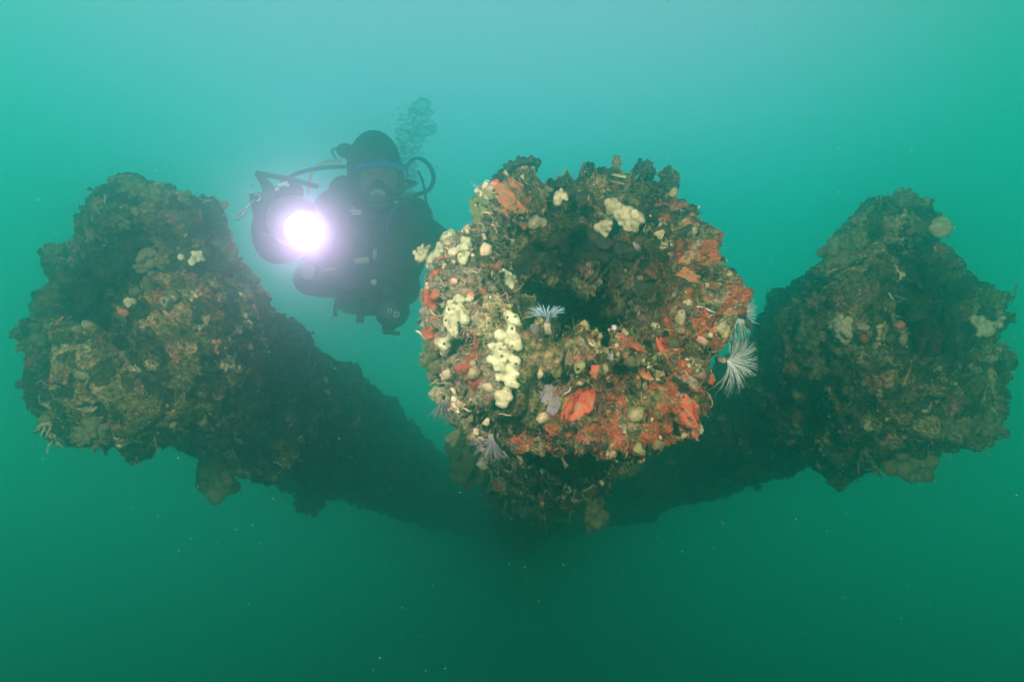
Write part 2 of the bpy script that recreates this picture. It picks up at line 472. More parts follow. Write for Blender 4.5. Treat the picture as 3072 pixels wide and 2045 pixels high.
def build_pipe(end, hub, ctrl, nu, step_fn, seed, bumps, mat, name, label, amp=1.0, lift=0.0, shift=0.0, pits=0.15, tilt=0.0, bore=0.11, turn=0.0):
    end, hub = Vector(end), Vector(hub)
    ax = (hub - end).normalized()
    L = (hub - end).length
    right = ax.cross(Vector((0, 0, 1))).normalized()
    up = right.cross(ax).normalized()
    ctrl = [(s if s <= 1.0 else s, r) for s, r in ctrl] + [(max(L * 0.5, ctrl[-1][0] + 0.5), ctrl[-1][1]), (L, ctrl[-1][1] * 1.0)]
    prof = resample(ctrl, step_fn)
    nv = len(prof)
    th = np.linspace(0, 2 * np.pi, nu, endpoint=False)
    ct, st = np.cos(th), np.sin(th)
    A, R_, U = (np.array(v) for v in (ax, right, up))
    rad = ct[None, :, None] * R_ + st[None, :, None] * U
    base = np.array(end) + prof[:, 0][:, None, None] * A + prof[:, 1][:, None, None] * rad
    # the bore sits off centre: growth is thickest on one side of the lip
    kk = np.arange(nv); tip = int(np.argmin(prof[:, 0]))
    wgt = np.where(kk <= tip, 1.0, np.clip(1 - (prof[:, 1] - prof[tip, 1]) / 0.045, 0, 1) * (prof[:, 0] < 0.12))
    base = base + (wgt * lift)[:, None, None] * U + (wgt * shift)[:, None, None] * R_
    fade = np.clip(1 - np.abs(prof[:, 0]) / 0.45, 0, 1) ** 1.5
    base = base + (tilt * fade * prof[:, 1])[:, None, None] * st[None, :, None] * A + (turn * fade * prof[:, 1])[:, None, None] * ct[None, :, None] * A
    # profile normal (outward)
    d = np.gradient(prof, axis=0)
    nrm2 = np.stack([-d[:, 1], d[:, 0]], 1); nrm2 /= np.linalg.norm(nrm2, axis=1)[:, None] + 1e-9
    N = nrm2[:, 0][:, None, None] * A + nrm2[:, 1][:, None, None] * rad
    B = base.reshape(-1, 3); Nn = N.reshape(-1, 3)
    S = np.repeat(prof[:, 0], nu); T = np.tile(th, nv)
    inner = np.repeat(np.arange(nv) < np.argmin(prof[:, 0]), nu)
    q = B.copy()
    low = 0.040 * fbm(q * 3.2, seed, 3) + 0.022 * fbm(q * 8.5, seed + 5, 3)
    for (bt, bs, sig_t, sig_s, a) in bumps:
        dt = np.abs((T - math.radians(bt) + np.pi) % (2 * np.pi) - np.pi)
        low = low + a * np.exp(-(dt / math.radians(sig_t)) ** 2 - ((S - bs) / sig_s) ** 2) * (~inner)
    wq = q + 0.018 * np.stack([vnoise(q * 22, seed + k) for k in (40, 41, 42)], 1)
    l1 = lumps(wq, 15, seed + 1); l2 = lumps(wq, 34, seed + 2)
    l3 = lumps(wq, 72, seed + 4)
    rid = 1 - np.abs(fbm(q * 48, seed + 6, 3))
    hi = 0.044 * l1 + 0.016 * l2 * (0.4 + 0.6 * l1) + 0.009 * l3 + 0.010 * (rid - 0.6) + 0.006 * fbm(q * 90, seed + 3, 2)
    # pits between colonies
    pit = np.clip(fbm(q * 11, seed + 9, 3) - 0.26, 0, 0.5)
    hi = (hi - pits * pit) * amp
    # overhang: lumps lean sideways too
    side = np.stack([vnoise(q * 30, seed + k) for k in (50, 51, 52)], 1) * 0.010
    deep = inner & (S > 0.03)
    hi = np.where(deep, hi * (0.35 if bore < 0.2 else 0.6), hi); low = np.where(inner, low * 0.4, low)
    V = B + Nn * (low + hi)[:, None] + side
    Vs = B + Nn * (low + 0.030 * amp)[:, None]
    idx = np.arange(nv * nu).reshape(nv, nu)
    i0 = idx[:-1]; i1 = idx[1:]
    quads = np.stack([i0, np.roll(i0, -1, 1), np.roll(i1, -1, 1), i1], -1).reshape(-1, 4)
    p = Pipe()
    p.V, p.Vs, p.N, p.quads, p.S, p.inner, p.T = V, Vs, Nn, quads, S, inner, T
    # smoothed normals of the low surface
    p.root = empty(name, tuple(end))
    tag(p.root, label, "pipe", "overgrown pipes meeting in the murk")
    p.px = 1536 + F * V[:, 0] / np.maximum(V[:, 1], 0.05)
    p.py = 1022.5 - F * V[:, 2] / np.maximum(V[:, 1], 0.05)
    p.off = np.array(end)
    me = mesh_np("crusted_shell", V - p.off, quads)
    p.shell = link("crusted_shell", me, p.root, mat)
    # the hollow's shade is put into the colour: dark faces deep in the bore
    me.materials.append(M_BORE_SHADE)
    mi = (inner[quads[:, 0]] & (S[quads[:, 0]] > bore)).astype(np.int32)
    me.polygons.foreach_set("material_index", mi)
    p.seed = seed
    return p

def pick(p, px, py, tol=9):
    """index of the front-most surface vertex seen at a photo pixel"""
    m = np.nonzero((np.abs(p.px - px) < tol) & (np.abs(p.py - py) < tol))[0]
    if len(m) == 0:
        return int(np.argmin((p.px - px) ** 2 + (p.py - py) ** 2))
    near = m[np.argmin(p.V[m, 1])]
    m = m[p.V[m, 1] < p.V[near, 1] + 0.05]
    return int(m[np.argmin((p.px[m] - px) ** 2 + (p.py[m] - py) ** 2)])

def patch(p, spots, thick, mat, name, label, category, group=None, lump=0.010, lf=40, seed=0, rough=0.35, parent=None, thin=False):
    """a colony growing over the pipe: a sheet lifted off the crust, lobed and thinning out at its rim"""
    c, r = [], []
    for (x, y, rp) in spots:
        i = pick(p, x, y)
        c.append(p.Vs[i]); r.append(rp / F * p.V[i, 1])
    f = np.full(len(p.V), -1.0)
    for ci, ri in zip(c, r):
        d = np.linalg.norm(p.Vs - ci, axis=1)
        f = np.maximum(f, 1 - d / (ri * 1.35))
    quads = p.quads[(f[p.quads] > -0.45).any(1)]
    if len(quads) < 4: return None
    # refine the sheet so that its outline can be ragged on a small scale
    k = 3
    u = np.linspace(0, 1, k + 1); uu, vv = np.meshgrid(u, u)
    W4 = np.stack([(1 - uu) * (1 - vv), uu * (1 - vv), uu * vv, (1 - uu) * vv], -1).reshape(-1, 4)
    def fine_(A): return np.einsum('sk,qk...->qs...', W4, A[quads]).reshape(-1, *A.shape[1:])
    fv, fs, fn, ff_ = fine_(p.V), fine_(p.Vs), fine_(p.N), fine_(f[:, None])[:, 0]
    gi = np.arange((k + 1) ** 2).reshape(k + 1, k + 1)
    sub = np.stack([gi[:-1, :-1], gi[:-1, 1:], gi[1:, 1:], gi[1:, :-1]], -1).reshape(-1, 4)
    q = (sub[None] + (np.arange(len(quads)) * (k + 1) ** 2)[:, None, None]).reshape(-1, 4)
    _, first, inv = np.unique(np.round(fv, 5), axis=0, return_index=True, return_inverse=True)
    inv = inv.ravel()
    fv, fs, fn, ff_ = fv[first], fs[first], fn[first], ff_[first]; q = inv[q]
    fi = ff_ + rough * fbm(fs * 20, 300 + seed, 3) + 0.34 * fbm(fv * 62, 340 + seed, 3)
    q = q[(fi[q] > 0).all(1)]
    if len(q) < 4: return None
    # one colony, one piece: keep the largest connected sheet
    lab = np.arange(len(fv))
    for _ in range(900):
        mn = lab[q].min(1); new = lab.copy(); np.minimum.at(new, q.ravel(), np.repeat(mn, 4))
        if (new == lab).all(): break
        lab = new
    ids, cnt = np.unique(lab[q[:, 0]], return_counts=True)
    q = q[lab[q[:, 0]] == ids[np.argmax(cnt)]]
    used = np.unique(q); rm = np.zeros(len(fv), dtype=np.int64); rm[used] = np.arange(len(used))
    kv = 1.0 if thin else 0.25
    v = fv[used] * kv + fs[used] * (1 - kv); n = fn[used]; fu = np.clip(fi[used], 0, 1)
    rise = np.sqrt(np.clip(fu / 0.28, 0, 1))
    if thin:
        off = 0.0010 + thick * 0.5 * np.clip(fu / 0.3, 0, 1) + lump * 0.5 * lumps(fv[used], 80, 70 + seed) * np.clip(fu / 0.3, 0, 1) + 0.0035 * fbm(fv[used] * 110, 95 + seed, 3)
    else:
        off = -0.022 + (0.022 + thick) * rise + lump * lumps(fv[used], lf, 70 + seed) * rise + 0.004 * fbm(fv[used] * 70, 90 + seed, 2)
    w = v + n * off[:, None]
    cen = w.mean(0)
    me = mesh_np(name, w - cen, rm[q])
    o = link(name, me, parent, mat)
    o.location = tuple(cen) if parent is None else tuple(Vector(cen) - parent.location)
    if parent is None: tag(o, label, category, group)
    return o

def lobed(p, spots, knob, per, mat, name, label, category, group, seed=0, stretch=1.0, vox=0.0028):
    """a knobbly sponge: many swollen knobs fused into one body that sits on the crust"""
    rr = np.random.default_rng(900 + seed); parts = []
    cen = None; prev = None
    for (x, y, rp) in spots:
        i = pick(p, x, y); c0 = p.Vs[i]
        if prev is not None and np.linalg.norm(c0 - prev[0]) > 0.065: continue
        if cen is None: cen = Vector(c0)
        r = rp / F * c0[1]
        near = np.nonzero((np.abs(p.Vs - c0) < r * 1.2).all(1))[0]
        near = near[np.linalg.norm(p.Vs[near] - c0, axis=1) < r * 1.05]
        if len(near) == 0: near = np.array([i])
        for k in rr.choice(near, per):
            n = p.N[k]; b = p.Vs[k] + n * (0.003 + 0.75 * max(0.0, float(((p.V[k] - p.Vs[k]) * n).sum()))); q = knob * rr.uniform(0.65, 1.25)
            parts.append(ellipsoid(Vector(b + n * (q * 0.25 + 0.004)), q, q, q, 10, 7))
            for t in (.3, .6, .85): parts.append(ellipsoid(Vector(c0).lerp(Vector(b + n * 0.003), t), q * .6, q * .6, q * .6, 8, 6))
            if rr.random() < 0.55:
                d = n + rr.normal(0, 0.45, 3); d /= np.linalg.norm(d)
                parts.append(ellipsoid(Vector(b + d * (q * 0.9 * stretch + 0.005)), q * .62, q * .62, q * .62, 10, 7))
        parts.append(ellipsoid(Vector(c0), r * .85, r * .6, r * .85, 12, 8))
        if prev is not None:
            for t in (.1, .2, .3, .4, .5, .6, .7, .8, .9):
                qq = min(r, prev[1]) * .62
                parts.append(ellipsoid(Vector(prev[0]).lerp(Vector(c0), t), qq, qq, qq, 10, 7))
        prev = (c0, r)
    V, Fc = merge(*parts)
    o = link(name, mesh_py(name, [Vector(v) - cen for v in V], Fc), None, mat)
    o.location = cen
    m = o.modifiers.new("fuse", 'REMESH'); m.mode = 'VOXEL'; m.voxel_size = vox; m.use_smooth_shade = True
    m = o.modifiers.new("soften", 'SMOOTH'); m.iterations = 3; m.factor = 0.5
    return tag(o, label, category, group)

# control points (distance along the pipe from its mouth, radius); the first ones run up the bore to the lip
CTRL_C = [(1.05, 0.180), (0.60, 0.182), (0.28, 0.184), (0.10, 0.190), (0.015, 0.208), (0.0, 0.228), (0.035, 0.256), (0.12, 0.268), (0.25, 0.250), (0.38, 0.225), (0.65, 0.225)]
CTRL_S = [(0.95, 0.200), (0.55, 0.200), (0.25, 0.200), (0.09, 0.200), (0.012, 0.208), (0.0, 0.222), (0.04, 0.240), (0.12, 0.246), (0.30, 0.228), (0.55, 0.210), (1.2, 0.220), (2.2, 0.245)]
FAR = P(1560, 1610, 16.0)          # the pipes run towards one another far back in the murk
def towards(e, far, y=9.4):
    return e + (far - e) * ((y - e.y) / (far.y - e.y))
HUB = FAR
pipe_c = build_pipe(P(1735, 858, 1.29), towards(P(1735, 858, 1.29), P(1560, 1620, 9.0)), CTRL_C, 440,
                    lambda s: 0.0045 if s < 0.55 else (0.008 if s < 1.3 else 0.05), 3,
                    [(-80, 0.07, 42, 0.14, 0.035), (195, 0.06, 30, 0.10, 0.015), (-95, 0.78, 38, 0.22, 0.11), (-150, 0.60, 25, 0.14, 0.07)],
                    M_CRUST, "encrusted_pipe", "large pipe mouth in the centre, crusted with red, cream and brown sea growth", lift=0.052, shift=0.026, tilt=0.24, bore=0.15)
pipe_l = build_pipe(P(345, 955, 1.66), towards(P(345, 955, 1.66), FAR), CTRL_S, 340,
                    lambda s: 0.006 if s < 0.4 else (0.009 if s < 1.6 else (0.02 if s < 3 else 0.06)), 21,
                    [(80, 0.07, 26, 0.13, 0.070), (140, 0.05, 28, 0.2, -0.035), (-60, 0.70, 30, 0.13, 0.10), (-75, 1.3, 25, 0.12, 0.05), (-95, 0.05, 40, 0.12, 0.055), (-30, 0.1, 30, 0.15, 0.03)],
                    M_CRUST_SIDE, "encrusted_pipe", "dark overgrown pipe at the far left with a dark hollow mouth above yellowish growth", lift=0.080, shift=-0.040, pits=0.08, turn=-0.22)
pipe_r = build_pipe(P(2762, 985, 1.78), towards(P(2762, 985, 1.78), FAR), CTRL_S, 340,
                    lambda s: 0.006 if s < 0.4 else (0.009 if s < 1.6 else (0.02 if s < 3 else 0.06)), 47,
                    [(92, 0.08, 22, 0.15, 0.120), (45, 0.05, 25, 0.2, -0.03), (120, 0.46, 16, 0.08, 0.07), (-100, 0.40, 25, 0.11, 0.09), (-60, 0.05, 30, 0.08, 0.05), (180, 0.2, 40, 0.2, 0.05)],
                    M_CRUST_RIGHT, "encrusted_pipe", "overgrown reddish pipe on the right, its dark mouth turned away to the right", lift=0.075, shift=0.060, pits=0.08, turn=0.35)

# ------------------------------------------------------------------ colonies on the middle pipe
PATCHES = [
 # spots (photo px), thickness, material, label, lump, lump frequency
 ([(1512,838,34),(1490,868,30),(1462,892,30),(1478,915,26),(1425,905,26)], .020, M_CREAM, "knobbly cream sponge branch reaching up to the left edge of the dark pipe mouth", .016, 34),
 ([(1385,905,32),(1362,930,28),(1400,935,30),(1440,938,26),(1362,975,22),(1375,1015,20)], .018, M_CREAM, "lobed cream sponge left of the red triangle patch and below the ring-shaped shell", .016, 34),
 ([(1548,965,24),(1556,1000,30),(1535,1035,40),(1560,1060,32),(1500,1060,30),(1490,1090,26),(1520,1110,34)], .018, M_CREAM, "largest pale yellow-cream sponge sheet, with small holes, below the blue fan worm", .010, 30),
 ([(1530,1150,24),(1525,1185,22)], .010, M_BEIGE, "tan tongue of sponge hanging under the largest cream sponge", .006, 30),
 ([(1400,752,22),(1402,780,20),(1388,790,14)], .022, M_CREAM, "two-lobed cream sponge knob high on the left side of the middle pipe", .016, 38),
 ([(1330,748,16),(1318,772,14),(1305,790,12)], .018, M_CREAM, "small cream sponge finger on the upper left rim of the middle pipe", .012, 40),
 ([(1322,648,22),(1335,672,20),(1312,690,14)], .020, M_CREAM, "cream sponge lumps on the left shoulder nearest the diver's elbow", .014, 44),
 ([(1885,612,30),(1925,625,26),(1845,600,20),(1905,650,20)], .014, M_BEIGE, "wide beige sponge above the right side of the dark pipe mouth", .010, 36),
 ([(1820,668,26),(1838,655,18)], .010, M_BEIGE, "small pinkish beige sponge right below the wide beige one", .006, 36),
 ([(1592,668,17),(1600,655,10)], .010, M_BEIGE, "tiny beige three-pointed sponge on the upper wall inside the mouth", .006, 36),
 ([(1665,560,18)], .018, M_BEIGE, "small beige knob cluster on the crown of the middle pipe", .012, 44),
 ([(1536,580,24),(1535,605,22),(1572,608,16)], .014, M_ORANGE, "orange sponge patch on the upper left crown of the middle pipe", .006, 30),
 ([(1316,823,18)], .022, M_RED, "round bright red sponge ball on the left rim", .008, 50),
 ([(1285,892,16),(1298,905,14),(1310,882,12)], .018, M_RED, "lumpy red sponge cluster at the leftmost edge, beside the diver's camera", .012, 50),
 ([(1315,1000,14),(1325,1020,12)], .018, M_RED, "small red sponge bead low on the left edge", .010, 50),
 ([(1398,1030,22),(1405,1070,26),(1400,1105,22),(1430,1130,18),(1425,1025,16)], .004, M_DEEPRED, "deep red crust running down left of the largest cream sponge", .004, 30),
 ([(1488,945,18),(1465,955,12),(1478,975,10)], .005, M_DEEPRED, "red triangle patch between the two upper cream sponges", .004, 30),
 ([(1480,815,16),(1500,808,10)], .005, M_DEEPRED, "thin red streak above the knobbly cream branch", .003, 30),
 ([(1748,1192,30),(1728,1215,20),(1765,1175,20)], .010, M_RED, "red sponge blot under the middle of the lower lip", .006, 36),
 ([(1785,1122,17)], .012, M_RED, "small red lozenge above the red blot under the lower lip", .006, 40),
 ([(1905,1005,20),(1892,1035,20),(1915,1020,14)], .010, M_RED, "red hooked patch just right of the bottom of the dark mouth", .008, 40),
 ([(1960,1075,20),(1985,1062,16),(1945,1060,12)], .010, M_RED, "red ridge left of the large red-orange mass", .008, 40),
 ([(2035,1065,22),(2050,1085,24),(2025,1090,18),(2035,1120,16),(2072,1080,18)], .012, M_RED, "large branching red-orange sponge on the lower right", .010, 36),
 ([(1925,1110,20),(1935,1130,14)], .010, M_ORANGE, "orange-red patch below the red ridge", .006, 40),
 ([(1952,1172,16),(1972,1178,14)], .012, M_RED, "small red patch left of the hanging red sponge on the lower right", .006, 44),
 ([(2028,972,16)], .012, M_RED, "red nub at mid height right of the mouth", .006, 44),
 ([(1995,965,12),(2005,950,10)], .010, M_RED, "narrow red nub left of the red nub right of the mouth", .006, 44),
 ([(2075,790,9),(2070,810,9),(2068,830,9)], .008, M_ORANGE, "narrow vertical orange strip on the right side of the mouth", .003, 44),
 ([(2138,1000,18),(2150,985,12),(2115,970,12)], .010, M_ORANGE, "orange patch just left of the upper white fan worm", .008, 44),
 ([(2205,1035,16)], .010, M_ORANGE, "pale orange knob at the base of the large white fan worm", .006, 44),
 ([(2145,1145,18),(2158,1130,12)], .010, M_RED, "pinkish red patch on the right edge above the dark pointed spike", .008, 44),
 ([(2078,1225,18),(2080,1250,16),(2078,1275,14),(2060,1265,12)], .014, M_RED, "red sponge hanging down from the lower right rim", .008, 40),
 ([(1640,1185,16),(1660,1200,14)], .004, M_LILAC, "lilac crust left of the red blot under the lower lip", .006, 36),
 ([(1575,1115,15),(1600,1100,13)], .004, M_LILAC, "lilac-grey crust right below the largest cream sponge", .008, 44),
 ([(1510,985,16)], .014, M_YELLOW, "small yellow sponge at the top left of the largest cream sponge", .008, 44),
 ([(2070,985,10),(2072,1000,10)], .012, M_YELLOW, "small yellow upright sponge between the red nub and the orange patch", .006, 44),
 ([(1420,570,34),(1400,600,30),(1450,560,24)], .010, M_GREENMAT, "green algae mat on the upper left slope of the middle pipe", .012, 44),
 ([(1495,525,36),(1540,505,38),(1590,490,34),(1640,475,28),(1460,545,22)], .018, M_BLACK, "blackish spiny sponge crest along the top left of the middle pipe", .022, 34),
]
THIN = (M_RED, M_DEEPRED, M_ORANGE, M_LILAC, M_GREENMAT)
KNOBBY = {M_CREAM: (0.0086, 13), M_BEIGE: (0.0075, 9), M_YELLOW: (0.0075, 5), M_BLACK: (0.0075, 12)}
for i, (spots, th, mat, lab, lu, lf) in enumerate(PATCHES):
    if mat in THIN: th = min(th, 0.006) ; spots = [(x, y, r * 1.2) for x, y, r in spots]
    nm = lab.split()
    base = "algae_mat" if "algae" in lab else ("encrusting_crust" if "crust" in lab and "sponge" not in lab else "sponge")
    if 'ball' in lab or 'bead' in lab or 'cluster' in lab:
        lobed(pipe_c, spots, 0.008, 4, mat, base, lab, 'sponge', 'sponge colonies on the middle pipe', seed=i)
        continue
    if mat in KNOBBY and lf != 31:
        kn, per = KNOBBY[mat]
        lobed(pipe_c, spots, kn, per, mat, base, lab, "sponge", "sponge colonies on the middle pipe", seed=i, stretch=1.6 if mat is M_BLACK else 1.0)
        continue
    patch(pipe_c, spots, th, mat, base, lab, "algae" if "algae" in lab else "sponge",
          "sponge colonies on the middle pipe", lump=lu * (0.5 if mat in THIN else 1.0), lf=max(lf, 46), seed=i * 13,
          rough=0.40 if mat in THIN else 0.22, thin=mat in THIN or lf == 31)

SIDE_PATCHES = [
 (pipe_l, [(205,1085,46),(245,1060,40),(280,1075,34),(190,1110,30)], .012, M_MUSTARD, "yellowish sponge patch below the mouth of the left pipe", .012, 30),
 (pipe_l, [(455,755,40),(420,770,26),(500,760,26)], .012, M_BEIGE, "pale beige sponge right above the left pipe's mouth", .012, 30),
 (pipe_l, [(575,770,22),(560,790,16)], .014, M_CREAM, "small cream sponge on the upper right flank of the left pipe", .010, 34),
 (pipe_l, [(330,1182,24),(300,1180,18)], .006, M_RED, "red patch low on the left pipe's mouth", .006, 36),
 (pipe_l, [(268,1230,20)], .006, M_DEEPRED, "dull red patch at the very bottom of the left pipe's mouth", .006, 36),
 (pipe_l, [(155,1040,28),(90,1115,26)], .006, M_ORANGE, "rusty orange patch at the left rim of the left pipe", .006, 36),
 (pipe_l, [(655,1035,20)], .006, M_ORANGE, "small orange spot on the shaded flank of the left pipe", .006, 36),
 (pipe_l, [(415,990,22),(400,1015,18),(440,1045,20)], .008, M_LILAC, "lilac crust right of the left pipe's mouth", .008, 36),
 (pipe_r, [(2770,1020,60),(2740,1060,50),(2800,1070,44),(2790,980,30)], .008, M_DEEPRED, "wide dull red crust left of the right pipe's mouth", .008, 30),
 (pipe_r, [(2760,900,34),(2740,930,30),(2720,830,24)], .008, M_ORANGE, "rusty orange crust above the wide dull red one on the right pipe", .008, 30),
 (pipe_r, [(2820,770,34),(2790,800,26)], .008, M_DEEPRED, "dull red patch at the top of the right pipe's mouth", .008, 30),
 (pipe_r, [(2965,985,34),(2985,1020,34),(2995,1050,24),(2940,960,20)], .016, M_CREAM, "pale knobbly sponge on the right rim of the right pipe", .018, 36),
 (pipe_r, [(2835,665,40),(2800,690,26)], .012, M_BEIGE, "pale grey growth on the crest of the right pipe", .014, 36),
]
for i, (pp, spots, th, mat, lab, lu, lf) in enumerate(SIDE_PATCHES):
    if mat in (M_YELLOW, M_BEIGE, M_CREAM):
        lobed(pp, spots, 0.0095, 9, mat, "sponge", lab, "sponge", "sponge colonies on the side pipes", seed=200 + i, vox=0.0035)
        continue
    patch(pp, [(x, y, r * 1.05) for x, y, r in spots], th, mat, "encrusting_crust" if "crust" in lab else "sponge", lab, "sponge",
          "sponge colonies on the side pipes", lump=lu * 0.6, lf=40, seed=500 + i * 11, rough=0.45, thin=True)

# ------------------------------------------------------------------ small growths scattered over the crust
def ico(sub=1):
    import bmesh
    bm = bmesh.new(); bmesh.ops.create_icosphere(bm, subdivisions=sub, radius=1.0)
    bm.verts.ensure_lookup_table()
    V = np.array([v.co[:] for v in bm.verts]); Fc = np.array([[v.index for v in f.verts] for f in bm.faces])
    bm.free(); return V, Fc

def proto_lump(seed):
    V, Fc = ico(1)
    V = V * (1 + 0.42 * fbm(V * 1.6 + seed * 7.7, seed, 3))[:, None]
    V[:, 2] = V[:, 2] * 0.9 + 0.25
    return V, Fc

def proto_cup(seed, n=12):
    """sea squirt or barnacle: a leaning open cup"""
    r = np.random.default_rng(seed)
    prof = [(0.0, 0.75), (0.5, 0.85), (1.1, 0.62), (1.5, 0.48), (1.52, 0.30), (0.9, 0.22)]
    V = []; lean = r.uniform(-0.3, 0.3, 2)
    for z, q in prof:
        for k in range(n):
            th = 2 * np.pi * k / n
            w = q * (1 + 0.12 * math.sin(3 * th + seed))
            V.append((w * math.cos(th) + lean[0] * z, w * math.sin(th) + lean[1] * z, z - 0.2))
    Fc = []
    for j in range(len(prof) - 1):
        for k in range(n):
            k2 = (k + 1) % n
            a, b, c, d = j * n + k, j * n + k2, (j + 1) * n + k2, (j + 1) * n + k
            Fc += [(a, b, c), (a, c, d)]
    return np.array(V), np.array(Fc)

def proto_curl(seed, n=6, m=9):
    """twisting worm tube or frond"""
    r = np.random.default_rng(seed)
    p = np.zeros(3); d = np.array((0, 0, 1.0)); pts = []
    for i in range(m):
        pts.append(p.copy()); d = d + r.normal(0, 0.55, 3); d[2] = max(d[2], -0.25); d /= np.linalg.norm(d); p = p + d * 0.55
    rad = [0.26 * (1 - 0.5 * i / m) for i in range(m)]
    V, Fc = tube_np(pts, rad, n, True)
    T = []
    for f in Fc:
        f = tuple(dict.fromkeys(f))
        T.append(f[:3])
        if len(f) == 4: T.append((f[0], f[2], f[3]))
    return np.array(V), np.array(T)

def proto_frill(seed):
    """small ruffled blade"""
    r = np.random.default_rng(seed)
    nu_, nv_ = 7, 5; V = []
    for j in range(nv_):
        for i in range(nu_):
            u, v = i / (nu_ - 1) - 0.5, j / (nv_ - 1)
            V.append((u * (0.5 + 1.5 * v), 0.28 * math.sin(u * 9 + seed) * v + 0.3 * v * v, v * 1.7 + 0.18 * math.sin(u * 14 + seed * 2) * v))
    V = np.array(V)
    Fc = []
    for j in range(nv_ - 1):
        for i in range(nu_ - 1):
            a = j * nu_ + i
            Fc += [(a, a + 1, a + nu_ + 1), (a, a + nu_ + 1, a + nu_)]
    k = len(V); Fc = np.array(Fc)
    V2 = V + np.array((0, 0.10, 0))
    return np.vstack([V, V2]), np.vstack([Fc, Fc[:, ::-1] + k])

PROTOS = [proto_lump(1), proto_lump(2), proto_lump(3), proto_cup(4), proto_cup(5), proto_curl(6), proto_curl(7), proto_frill(8), proto_frill(9)]

def frames(N, rng):
    """random rotation matrices whose z axis is N"""
    r = rng.normal(size=N.shape)
    X = r - N * (r * N).sum(1)[:, None]; X /= np.linalg.norm(X, axis=1)[:, None] + 1e-9
    Y = np.cross(N, X)
    return np.stack([X, Y, N], -1)

def sites(p, n, rng, smax, weight=None):
    """random places on the pipe: position and outward direction"""
    ok = np.nonzero((p.S < smax) & (~p.inner | (p.S < (0.13 if p is pipe_c else 0.05))))[0]
    rowlen = np.linalg.norm(p.V[p.quads[:, 0]] - p.V[p.quads[:, 2]], axis=1)
    area = np.zeros(len(p.V)); np.add.at(area, p.quads[:, 0], rowlen ** 2)
    w = area[ok].copy()
    # keep to what can be seen from the front half of the pipe
    w *= (p.N[ok][:, 1] < 0.55)
    w *= np.exp(2.6 * fbm(p.V[ok] * 9.0, int(rng.integers(1, 9999)), 2))      # colonies, not an even sprinkle
    if weight is not None: w *= weight(p.V[ok], p.S[ok])
    i = rng.choice(ok, size=n, p=w / w.sum())
    return p.V[i], p.N[i], i

def scatter(p, n, rng, smax, smin_size, max_size, kinds, name, mat, weight=None, tilt=0.5, sink=0.25):
    pos, nor, _ = sites(p, n, rng, smax, weight)
    nor = nor + rng.normal(0, tilt, nor.shape); nor /= np.linalg.norm(nor, axis=1)[:, None]
    Rm = frames(nor, rng)
    size = smin_size + (max_size - smin_size) * rng.random(n) ** 3.0
    Vs, Fs, off = [], [], 0
    which = rng.integers(0, len(kinds), n)
    for k, pk in enumerate(kinds):
        m = np.nonzero(which == k)[0]
        if not len(m): continue
        V, Fc = PROTOS[pk]
        sc = size[m][:, None] * rng.uniform(0.7, 1.3, (len(m), 3))
        W = np.einsum('nij,vj->nvi', Rm[m] * sc[:, None, :], V) + (pos[m] - nor[m] * (size[m] * sink)[:, None])[:, None, :]
        ff = Fc[None] + (np.arange(len(m)) * len(V))[:, None, None] + off
        Vs.append(W.reshape(-1, 3)); Fs.append(ff.reshape(-1, 3)); off += len(m) * len(V)
    V = np.vstack(Vs) - p.off; Fc = np.vstack(Fs)
    o = link(name, mesh_np(name, V, Fc), p.root, mat)
    o["kind"] = "stuff"
    return o

def fuzz(p, n, rng, smax, lmin, lmax, width, mat, name="algal_fuzz", droop=0.25, weight=None):
    pos, nor, _ = sites(p, n, rng, smax, weight)
    d = nor + rng.normal(0, 0.55, nor.shape); d /= np.linalg.norm(d, axis=1)[:, None]
    L = lmin + (lmax - lmin) * rng.random(n) ** 2
    sd = np.cross(d, rng.normal(size=d.shape)); sd /= np.linalg.norm(sd, axis=1)[:, None] + 1e-9
    bend = rng.normal(0, 0.35, d.shape); bend[:, 2] -= droop
    rows = []
    for k, t in enumerate((0.0, 0.4, 0.75, 1.0)):
        c = pos - nor * 0.004 + d * (L * t)[:, None] + bend * (L * t * t)[:, None]
        w = width * (1 - 0.75 * t)
        rows += [c - sd * w, c + sd * w]
    V = np.stack(rows, 1)
    f = np.array([(0, 1, 3, 2), (2, 3, 5, 4), (4, 5, 7, 6)])
    Fc = (f[None] + (np.arange(n) * 8)[:, None, None]).reshape(-1, 4)
    o = link(name, mesh_np(name, V.reshape(-1, 3) - p.off, Fc), p.root, mat)
    o["kind"] = "stuff"
    return o

